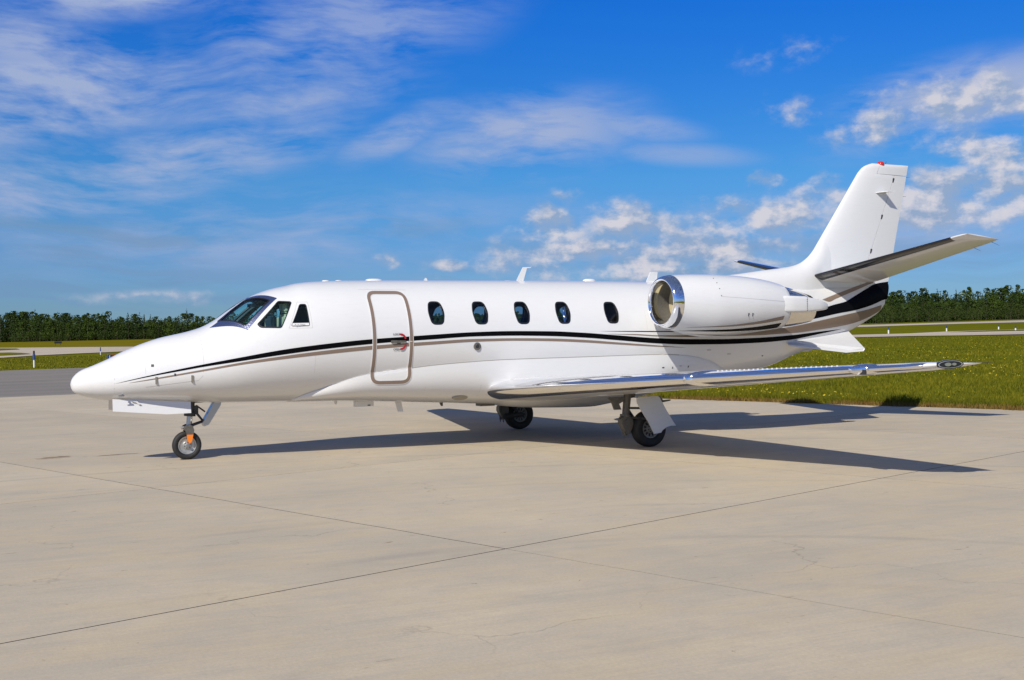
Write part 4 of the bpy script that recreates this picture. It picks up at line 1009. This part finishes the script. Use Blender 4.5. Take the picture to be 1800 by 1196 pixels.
    def oval(name, rl, rh, d0, d1, m, shift=0.0):
        k = 24; vs = [c + tdir * (shift + rl * math.cos(2 * math.pi * i / k)) + upv * rh * math.sin(2 * math.pi * i / k) for i in range(k)]
        v = [tuple(p + nd * d0) for p in vs] + [tuple(p + nd * d1) for p in vs]; f = [(i, (i + 1) % k, k + (i + 1) % k, k + i) for i in range(k)] + [tuple(range(k, 2 * k)), tuple(range(k - 1, -1, -1))]
        o = put(name, v, f, m, tl, side, True, 40); fix_normals(o)
    tl = empty('tip_light', (0, 0, 0), 0, root)
    oval('rim', .150, .050, -.035, .020, 'window_rim'); oval('rim', .138, .041, .0203, .0213, 'wheel_silver'); oval('rim', .126, .036, .0216, .0226, 'window_rim'); oval('bulb', .036, .020, .0228, .034, 'clear_cover', -.03); oval('bulb', .024, .015, .0228, .032, 'clear_cover', .040)
    p = Vector(wing_pt(8.52, .9, True)); MB().tube((p.x, s * 8.52, p.z), (p.x + .16, s * 8.53, p.z + .005), .004, .002, 6).build('static_wick', 'dark_fitting', root)

def build_tail(jet):
    zs = np.concatenate([np.linspace(2.45, 4.965, 30), np.array([4.975, 5.03, 5.08, 5.12, 5.15, 5.17, 5.185, 5.191])])
    def hinge(z): return 15.067 + (z - 3.256) * .4515 if z < 4.97 else 15.33 + (z - 4.971) * .5
    def sec(z, a, b, n=16):
        xs = a + (b - a) * (1 - np.cos(np.linspace(0, np.pi / 2, n))) if a < hinge(z) - .2 else np.linspace(a, b, n)
        h = np.maximum(fin_half(np.minimum(np.maximum(xs, fin_le(z) + 1e-4), fin_te(z) - 1e-4), np.full(n, z)), .0015) - .004 * 0
        return [(x, -k, z) for x, k in zip(xs, h)] + [(x, k, z) for x, k in zip(xs[::-1], h[::-1])]
    v, f = loft([sec(float(z), float(fin_le(z)), hinge(float(z)) - .006) for z in zs]); fin = mesh('fin', v, f, 'white_paint', jet, True, 40); fix_normals(fin)
    v1, f1 = loft([sec(float(z), hinge(float(z)) + .006, float(fin_te(z))) for z in zs if z < 4.97]); v2, f2 = loft([sec(float(z), hinge(float(z)) + .006, float(fin_te(z))) for z in zs if z > 4.97])
    b = len(v1); rud = mesh('rudder', v1 + v2, f1 + [tuple(b + i for i in q) for q in f2], 'white_paint', jet, True, 40); fix_normals(rud)
    for z in (4.86, 4.10, 3.40): 
        x = hinge(z); y = float(fin_half(np.array(x), np.array(z))); m = MB(); m.prism([(x - .008, -y - .001, z + .05), (x + .035, -y - .001, z + .05), (x + .035, -y - .001, z + .03), (x + .005, -y - .001, z - .04), (x - .03, -y - .001, z - .04), (x - .02, -y - .001, z - .02)], (0, 1, 0), .004).build('hinge', 'dark_fitting', rud)
    for z in (4.95, 4.55): MB().tube((float(fin_te(z)), 0, z), (float(fin_te(z)) + .10, 0, z + .01), .004, .002, 6).build('static_wick', 'dark_fitting', rud)
    y = -float(fin_half(np.array(15.4), np.array(4.6))); MB().prism([(15.27, y + .01, 4.585), (15.42, y - .20, 4.60), (15.60, y - .20, 4.60), (15.56, y + .01, 4.60)], (0, 0, 1), .012).build('tail_vane', 'white_paint', fin)
    bc = MB(); bc.lathe((15.50, 0, 5.185), [(-.02, .075), (.005, .075), (.03, .068), (.055, .04), (.062, .001)], 'z', 20); bc.build('beacon', 'red_lens', fin, True, 50); MB().tube((15.62, 0, 5.18), (15.66, 0, 5.25), .006, .003, 6).build('lightning_rod', 'dark_fitting', fin)
    # dorsal fillet running forward from the fin
    dp = pchip([9.55, 9.79, 11.626, 12.433, 13.098, 13.338, 13.554, 13.729, 13.9, 14.05], [2.69, 2.735, 2.88, 2.98, 3.064, 3.126, 3.249, 3.42, 3.645, 3.80]); wb = pchip([9.55, 10.5, 12, 13.2, 14.05], [.05, .14, .22, .25, .13]); secs = []
    for x in np.concatenate([np.linspace(9.55, 13.0, 30), np.linspace(13.05, 14.05, 26)]):
        top = float(dp(x)); w = float(wb(x)); row = []
        for i in range(25):
            a = math.pi * i / 24; c, s = math.cos(a), math.sin(a); q = abs(c)
            zz = 2.5 + (top - 2.5) * s ** .62; k = 1 if x < 13.2 else 1
            row.append((x, -w * math.copysign(q ** 1.35, c), zz))
        secs.append(row)
    v, f = loft(secs); d = mesh('dorsal_fin', v, f, 'white_paint', jet, True, 60); fix_normals(d)
    for side in (-1, 1):
        r = empty('tailplane', (0, 0, 0), 0, jet); ys = [.03, .15, .5, 1.0, 1.5, 2.0, 2.5, 3.0, 3.1, 3.18, 3.23, 3.26, 3.275, 3.28]; n = len(CFS); secs = []
        for yy in ys:
            k = (yy - .15) / 3.05; le = 13.544 + .666 * k; te = 15.232 - .158 * k; zl = 2.873 + .552 * k; zt = 2.800 + .548 * k; t = .098
            if yy > 3.1: e = (yy - 3.1) / .18; le += .045 * e ** 2; t *= math.sqrt(max(.003, 1 - e ** 2.5)); te -= .03 * e
            c = te - le; secs.append([(le + c * cf, -yy, zl + (zt - zl) * cf + (1 if i > len(CF) else -1) * float(naca(cf)) * t * c) for i, cf in enumerate(CFS)])
        v = [p for s in secs for p in s]; gr = {'tailplane_panel': [], 'deicing_boot': [], 'elevator': []}; bi = CF.index(.135); nn = len(CFS)
        for j in range(len(ys) - 1):
            for i in range(nn - 1):
                face = (j * nn + i, j * nn + i + 1, (j + 1) * nn + i + 1, (j + 1) * nn + i); ym = (ys[j] + ys[j + 1]) / 2; nose = i >= bi and i + 1 <= nn - 1 - bi
                gr['deicing_boot' if nose and .1 < ym < 3.05 else 'elevator' if (i < 4 or i >= nn - 5) and .15 < ym < 3.1 else 'tailplane_panel'].append(face)
        gr['tailplane_panel'].append(tuple((len(ys) - 1) * nn + i for i in range(nn)))
        for k, fs in gr.items():
            used = sorted({i for q in fs for i in q}); mp = {a: b for b, a in enumerate(used)}
            o = put(k, [v[i] for i in used], [tuple(mp[i] for i in q) for q in fs], 'boot_rubber' if k == 'deicing_boot' else 'white_paint', r, side, True, 50); fix_normals(o)
            c0 = 2.86
            t = sum(p.normal.z * p.area * (1 if p.center.z > 2.873 + .181 * (abs(p.center.y) - .15) - .0432 * (p.center.x - 13.6) else -1) for p in o.data.polygons)
            if t < 0: o.data.flip_normals()
        s = side; p = secs[8][0]; MB().tube((p[0] - .02, s * 3.1, p[2]), (p[0] + .14, s * 3.13, p[2] - .06), .004, .002, 6).build('static_wick', 'dark_fitting', r)
        p = secs[7][0]; MB().tube((p[0] - .02, s * 2.7, p[2] - .05), (p[0] + .14, s * 2.72, p[2] - .11), .004, .002, 6).build('static_wick', 'dark_fitting', r)
        pts = [(12.53, -.555, 1.625), (14.45, -.10, 1.82), (14.285, -.75, 1.455), (14.25, -.75, 1.418), (13.81, -.75, 1.398), (12.47, -.70, 1.545)]
        if side > 0: pts = [(a, -b, c) for a, b, c in pts]
        MB().prism(pts, (0, side * .42, -.9), .03).build('ventral_strake', 'white_paint', jet)

NX = [9.10, 9.27, 9.45, 9.70, 10.04, 10.38, 10.73, 11.09, 11.35, 11.56]
NT = pchip(NX, [2.744, 2.762, 2.773, 2.782, 2.784, 2.776, 2.759, 2.722, 2.680, 2.630]); NB = pchip(NX, [1.892, 1.852, 1.80, 1.748, 1.712, 1.726, 1.756, 1.795, 1.825, 1.848]); NR = pchip(NX, [.426, .452, .475, .50, .52, .515, .50, .465, .43, .395])
def nac_y(x, z):
    c = (NT(x) + NB(x)) / 2; rz = (NT(x) - NB(x)) / 2; return 1.5 + NR(x) * np.sqrt(np.maximum(0, 1 - np.clip((z - c) / rz, -1, 1) ** 2))
def build_engine(jet, side):
    e = empty('engine', (0, 0, 0), 0, jet); M = 64; tt = [2 * math.pi * i / M for i in range(M)]
    def ring(x, ry, zt, zb, yc=1.5): c, r = (zt + zb) / 2, (zt - zb) / 2; return [(x, -yc + ry * math.cos(a), c + r * math.sin(a)) for a in tt]
    xs = np.concatenate([np.linspace(9.272, 11.55, 40)]); secs = [ring(float(x), float(NR(x)), float(NT(x)), float(NB(x))) for x in xs]
    secs.append(ring(11.556, float(NR(11.55)) - .008, float(NT(11.55)) - .008, float(NB(11.55)) + .008)); secs.append(ring(11.50, float(NR(11.55)) - .03, float(NT(11.55)) - .03, float(NB(11.55)) + .03))
    v, f = loft(secs, True, False, False); o = put('cowling', v, f, 'white_paint', e, side, True, 50); fix_normals(o); out_check(o, side)
    # polished inlet lip
    c = 2.318; prof = [(9.268, 0), (9.22, -.006), (9.17, -.016), (9.13, -.032), (9.105, -.052), (9.097, -.068), (9.102, -.084), (9.125, -.098), (9.17, -.106), (9.27, -.108)]
    secs = [ring(x, .452 + d, 2.762 + d, 1.852 - d) for x, d in prof]; v, f = loft(secs, True, False, False); o = put('inlet_lip', v, f, 'chrome', e, side, True, 60); fix_normals(o); out_check(o, side)
    secs = [ring(9.270, .343, 2.653, 1.961), ring(9.56, .335, 2.645, 1.969)]; v, f = loft(secs, True, False, False); o = put('inlet_duct', v, f, 'gear_grey', e, side, True, 60); fix_normals(o)
    v, f = loft([ring(9.50, .338, 2.648, 1.966), ring(9.54, .02, 2.33, 2.28)], True, False, True); o = put('inlet_cover', v, f, 'inlet_cover', e, side, True, 60); fix_normals(o)
    # nozzle
    prof = [(11.50, .372, 2.608, 1.870), (11.62, .365, 2.600, 1.872), (11.80, .345, 2.565, 1.885), (12.0, .312, 2.510, 1.912), (12.21, .272, 2.452, 1.945), (12.215, .262, 2.442, 1.955), (12.0, .25, 2.43, 1.97), (11.7, .24, 2.42, 1.98)]
    v, f = loft([ring(*p) for p in prof], True, False, True); o = put('exhaust_nozzle', v, f, 'nozzle_metal', e, side, True, 50); fix_normals(o)
    for sy in (-1, 1):
        secs = []
        for x, z0, z1, yo, th in ((11.30, 2.14, 2.40, .385, .05), (11.38, 2.128, 2.412, .405, .06), (11.62, 2.120, 2.412, .395, .075), (11.86, 2.122, 2.405, .375, .08), (12.20, 2.15, 2.350, .345, .08), (12.38, 2.172, 2.300, .325, .06), (12.44, 2.19, 2.270, .315, .03)):
            z0c, h = (z0 + z1) / 2, (z1 - z0) / 2; row = []
            for i in range(20): a = 2 * math.pi * i / 20; cc, ss = math.cos(a), math.sin(a); row.append((x, -1.5 + sy * (yo + th * math.copysign(abs(cc) ** .5, cc)) - sy * .04, z0c + h * math.copysign(abs(ss) ** .45, ss)))
            secs.append(row)
        v, f = loft(secs); o = put('reverser_fairing', v, f, 'white_paint', e, side, True, 50); fix_normals(o)
    # pylon
    secs = []
    for y in (.6, .9, 1.15): secs.append([(9.85 + 2.0 * cf, -y, 2.33 + (1 if i > len(CF) else -1) * float(naca(cf)) * .13 * 2.0) for i, cf in enumerate(CFS)])
    v, f = loft(secs); o = put('pylon', v, f, 'white_paint', e, side, True, 50); fix_normals(o)
    def nband(up, lo, m): 
        ux, uz = zip(*up); lx, lz = zip(*lo); fu, fl = pchip(ux, uz), pchip(lx, lz); xs = np.linspace(max(ux[0], lx[0]), min(ux[-1], lx[-1]), 60); rows = []
        for j in range(5): z = fu(xs) * (1 - j / 4) + fl(xs) * j / 4; rows.append(np.stack([xs, -(nac_y(xs, z) + .004), z], -1).tolist())
        v, f = loft(rows, False, False, False); o = put('stripe', v, f, m, e, side); fix_side(o, side)
    nband([(9.42, 1.876), (10.15, 1.903), (10.8, 1.965), (11.40, 2.064)], [(9.42, 1.875), (10.15, 1.884), (10.8, 1.922), (11.36, 1.992), (11.40, 1.998)], 'taupe_paint')
    nband([(9.34, 1.824), (10.2, 1.838), (10.8, 1.875), (11.41, 1.942)], [(9.34, 1.823), (10.2, 1.803), (10.8, 1.818), (11.37, 1.856), (11.41, 1.863)], 'black_paint')
    nband([(9.60, 1.768), (10.3, 1.748), (10.8, 1.775), (11.4, 1.825)], [(9.60, 1.767), (10.3, 1.732), (10.8, 1.768), (11.4, 1.822)], 'taupe_paint')
    fs = MB(); s = side
    for k in range(7): z = 2.40 - .045 * k; fs.box((11.535, s * (float(nac_y(11.535, z)) + .001), z), (.012, .006, .012))
    for k in range(7): z = 2.385 - .038 * k; fs.box((11.87, s * 1.925, z), (.012, .006, .012))
    for a in (2.70, 2.62, 2.52, 2.40): fs.box((9.98, s * (float(nac_y(9.98, a)) + .001), a), (.014, .008, .014))
    for x in (10.55, 10.64): fs.box((x, s * (float(nac_y(x, 2.08)) + .001), 2.08), (.012, .006, .05)); fs.box((x, s * (float(nac_y(x, 2.10)) + .002), 2.10), (.03, .006, .012))
    tag(fs.build('fasteners', 'dark_fitting', e), kind='stuff')
    v, f = [], []
    for k, x in enumerate(np.linspace(9.98, 11.5, 40)):
        for dz in (0, .006): z = 2.385 - .085 * (x - 9.98) / 1.5 + dz; v.append((x, -(float(nac_y(x, z)) + .0015), z))
    f = [(2 * i, 2 * i + 1, 2 * i + 3, 2 * i + 2) for i in range(39)]; o = put('panel_seam', v, f, 'seam', e, side, False); fix_side(o, side)
def out_check(o, side):
    t = sum((p.normal.y * (p.center.y - side * 1.5) + p.normal.z * (p.center.z - 2.3)) * p.area for p in o.data.polygons)
    if t < 0: o.data.flip_normals()

def wheel(parent, c, r, w, rim_r, rim_m, side, holes=0):
    t = empty('wheel', c, 0, parent); h = w / 2; s = side
    prof = [(-h * .62, rim_r), (-h * .86, rim_r * 1.10), (-h, r * .78), (-h * .94, r * .90), (-h * .72, r * .975), (-h * .35, r), (h * .35, r), (h * .72, r * .975), (h * .94, r * .90), (h, r * .78), (h * .86, rim_r * 1.10), (h * .62, rim_r)]
    o = MB().lathe((0, 0, 0), prof, 'y', 48).build('tyre', 'rubber', t, True, 60); fix_normals(o)
    prof = [(-h * .60, rim_r * 1.02), (-h * .74, rim_r * .98), (-h * .70, rim_r * .90), (-h * .42, rim_r * .80), (-h * .38, rim_r * .50), (-h * .62, rim_r * .40), (-h * .66, rim_r * .26), (-h * .95, rim_r * .22), (-h * .98, rim_r * .06), (-h * .98, .001)]
    m = MB(); m.lathe((0, 0, 0), prof, 'y', 48); m.lathe((0, 0, 0), [(-a, q) for a, q in prof], 'y', 48); o = m.build('rim', rim_m, t, True, 30); fix_normals(o)
    if holes:
        hb = MB()
        for k in range(holes):
            a = 2 * math.pi * k / holes
            for sy in (-1, 1):
                rr = Matrix.Rotation(-a, 3, 'Y'); hb.box(Vector((math.cos(a) * rim_r * .66, sy * h * .42, math.sin(a) * rim_r * .66)), (rim_r * .30, h * .16, rim_r * .17), rr)
        hb.build('rim_slots', 'dark_fitting', t)
    b = MB()
    for k in range(6): a = 2 * math.pi * k / 6 + .3; b.tube((math.cos(a) * rim_r * .32, -h * .60, math.sin(a) * rim_r * .32), (math.cos(a) * rim_r * .32, -h * .72, math.sin(a) * rim_r * .32), .008, .008, 6)
    b.build('wheel_bolts', 'dark_fitting', t)
    return t
def build_gear(jet):
    # main legs, trailing link type, each with its leg door
    for s in (-1, 1):
        g = empty('main_landing_gear', (0, 0, 0), 0, jet); y = s * 2.27
        m = MB(); m.tube((7.99, s * 2.20, .86), (7.945, s * 2.20, .50), .062, .058, 16); m.tube((7.945, s * 2.20, .52), (7.94, s * 2.20, .485), .088, .088, 16); m.tube((8.02, s * 2.20, .84), (8.10, s * 2.20, .84), .06, .06, 10)
        m.build('leg', 'gear_grey', g, True, 40)
        m = MB(); m.prism([(7.88, s * 2.20, .49), (7.985, s * 2.20, .50), (8.045, s * 2.20, .43), (8.05, s * 2.20, .36), (7.99, s * 2.20, .22), (7.93, s * 2.20, .20), (7.90, s * 2.20, .27), (7.84, s * 2.20, .38), (7.845, s * 2.20, .45)], (0, 1, 0), .13)
        m.tube((7.93, s * 2.20 - .08, .40), (7.93, s * 2.20 + .08, .40), .04, .04, 12); m.tube((7.90, s * 2.23, .25), (7.92, s * 2.25, .16), .012, .008, 8); m.tube((7.95, s * 2.18, .22), (7.955, s * 2.18, .15), .014, .010, 8); m.build('knuckle', 'gear_grey', g, True, 35)
        m = MB(); m.tube((7.95, s * 2.13, .27), (8.323, s * 2.13, .29), .055, .045, 12); m.tube((8.323, s * 2.10, .29), (8.323, s * 2.27, .29), .04, .04, 12); m.tube((8.0, s * 2.12, .62), (8.22, s * 2.12, .34), .035, .03, 10); m.build('trailing_link', 'gear_dark', g, True, 40)
        wheel(g, (8.323, y, .288), .288, .20, .150, 'wheel_grey', s, 11)
        k = 1 / 10.87
        door = [(430, 115), (432, 200), (500, 330), (640, 560), (750, 792), (880, 776), (905, 738), (985, 682), (1080, 655), (1172, 662), (1130, 600), (1000, 380), (870, 130), (835, 92), (470, 100)]
        pts = []
        for a, b in door:
            px, py = a * k + 1080, b * k + 690; x = 7.973 + (px - 1120) * .01045; z = .787 - (py - 700) * .00905; yy = 2.41 + (.80 - z) * .16; x -= (yy - 2.5) * .6; pts.append((x, s * yy, z))
        MB().prism(pts, (0, 1, .16 * s), .022).build('gear_door', 'white_paint', g)
        m = MB(); m.tube((7.98, s * 2.22, .62), (8.14, s * 2.42, .62), .018, .018, 8); m.tube((7.96, s * 2.22, .48), (8.28, s * 2.45, .44), .018, .018, 8); m.build('door_link', 'gear_dark', g)
        m = MB(); m.prism([(7.62, s * 2.2, .80), (7.70, s * 2.2, .70), (7.74, s * 2.2, .60), (7.86, s * 2.2, .60), (7.82, s * 2.2, .69), (7.95, s * 2.2, .75), (7.95, s * 2.2, .80)], (0, 1, 0), .04); m.build('door_hinge', 'gear_grey', g); m = MB(); m.prism([(8.43, s * 2.36, .80), (8.50, s * 2.36, .69), (8.68, s * 2.36, .715), (8.68, s * 2.36, .735), (8.54, s * 2.36, .73), (8.48, s * 2.36, .80)], (0, 1, 0), .02); m.build('door_hinge', 'gear_grey', g)
    # nose leg
    g = empty('nose_landing_gear', (0, 0, 0), 0, jet)
    m = MB(); m.tube((1.70, 0, .90), (1.675, 0, .66), .052, .050, 14); m.tube((1.672, 0, .70), (1.668, 0, .645), .085, .085, 14); m.box((1.74, 0, .74), (.10, .07, .12)); m.build('leg', 'gear_dark', g, True, 40)
    MB().tube((1.670, 0, .66), (1.652, 0, .475), .042, .042, 16).build('oleo_strut', 'steel', g, True, 40)
    m = MB(); m.tube((1.645, -.075, .47), (1.645, .075, .47), .05, .05, 14); m.box((1.645, 0, .47), (.12, .16, .06))
    for s in (-1, 1): m.prism([(1.56, s * .088, .455), (1.575, s * .088, .50), (1.62, s * .088, .525), (1.69, s * .088, .505), (1.715, s * .088, .44), (1.70, s * .088, .375), (1.605, s * .088, .375), (1.60, s * .088, .41)], (0, 1, 0), .03)
    m.build('fork', 'gear_grey', g, True, 30)
    for s in (-1, 1): MB().prism([(1.606, s * .088, .374), (1.699, s * .088, .374), (1.685, s * .088, .30), (1.665, s * .088, .255), (1.635, s * .088, .250), (1.615, s * .088, .30)], (0, 1, 0), .0305).build('fork_tip', 'orange_paint', g)
    MB().tube((1.62, -.10, .213), (1.62, .10, .213), .022, .022, 12).build('axle', 'steel', g, True)
    wheel(g, (1.620, 0, .213), .213, .125, .135, 'wheel_silver', -1, 0)
    m = MB(); d = Vector((1.865 - 2.06, 0, .52 - .86)); m.prism([(2.025, -.05, .875), (2.115, -.05, .875), (2.105, -.05, .80), (1.925, -.05, .515), (1.86, -.05, .49), (1.835, -.05, .545)], (0, 1, 0), .16); m.build('drag_brace', 'steel', g, True, 20)
    m = MB(); m.tube((1.73, -.03, .73), (1.85, -.03, .575), .020, .016, 8); m.tube((1.69, -.04, .505), (1.86, -.04, .56), .018, .016, 8); m.tube((1.77, .02, .80), (1.90, .02, .70), .012, .012, 8); m.tube((1.70, -.05, .865), (2.09, -.05, .865), .022, .022, 8); m.tube((1.69, .04, .505), (1.86, .04, .56), .018, .016, 8); m.build('torque_link', 'gear_dark', g, True)
    m = MB(); m.box((1.565, -.06, .49), (.10, .03, .018)); m.box((1.585, -.06, .455), (.08, .03, .02)); m.tube((1.53, -.06, .475), (1.60, -.06, .475), .010, .010, 8); m.build('tow_lug', 'nozzle_metal', g)
    for s in (-1, 1):
        m = MB(); m.prism([(.545, s * .205, .945), (1.645, s * .205, .872), (1.645, s * .232, .705), (1.30, s * .235, .700), (.545, s * .235, .772)], (0, 1, -.15 * s), .022); m.build('nose_gear_door', 'white_paint', jet)
    for s in (-1, 1): MB().prism([(.80, s * .236, .905), (.88, s * .236, .905), (.93, s * .236, .86), (.90, s * .236, .855), (.86, s * .236, .89)], (0, 1, 0), .03).build('door_hinge', 'white_paint', jet)
def build_interior(jet):
    def seat(x, y, z0, h):
        s = empty('seat', (x, y, z0), 0, jet)
        def rb(name, c, d, m): 
            b = MB().box(c, d).build(name, m, s); bm = bmesh.new(); bm.from_mesh(b.data); bmesh.ops.bevel(bm, geom=bm.edges[:], offset=min(d) * .35, segments=3, affect='EDGES'); bm.to_mesh(b.data); bm.free(); return b
        rb('backrest', (0, 0, h * .40), (.12, .44, h * .72), 'leather'); rb('headrest', (.01, 0, h * .88), (.10, .27, h * .20), 'leather'); rb('cushion', (-.22, 0, .08), (.42, .44, .14), 'leather')
    for y in (-.36, .36): seat(3.02, y, 1.50, .86)
    for x in (5.75, 6.52, 7.30, 8.15, 8.95):
        for y in (-.52, .52): seat(x, y, 1.42, .74)
    m = MB(); m.prism([(2.16, 0, 1.40), (2.16, 0, 1.86), (2.34, 0, 1.93), (2.52, 0, 1.92), (2.54, 0, 1.88), (2.46, 0, 1.40)], (0, 1, 0), .96); m.build('instrument_panel', 'panel_dark', jet)
    MB().box((2.78, 0, 1.62), (.5, .26, .3)).build('centre_pedestal', 'panel_dark', jet)
    for y in (-.36, .36):
        m = MB(); m.tube((2.52, y, 1.86), (2.66, y, 1.88), .02, .02, 8); m.box((2.67, y, 1.93), (.03, .26, .03)); m.box((2.67, y - .12, 1.97), (.03, .03, .10)); m.box((2.67, y + .12, 1.97), (.03, .03, .10)); m.build('control_yoke', 'panel_dark', jet)
    MB().box((2.62, 0, 2.30), (.06, .30, .05)).build('mirror_compass', 'panel_dark', jet)
def build_jet():
    jet = tag(empty('business_jet', (0, 0, 0)), 'white twin engine business jet with black and taupe stripes parked on the concrete apron', 'aircraft')
    prepare_outlines(); build_fuselage(jet); build_fairing(jet); build_windows(jet); build_stripes(jet); build_door(jet); build_skin_details(jet)
    for s in (-1, 1): build_wing(jet, s); build_engine(jet, s)
    build_tail(jet); build_gear(jet); build_interior(jet)
build_jet()
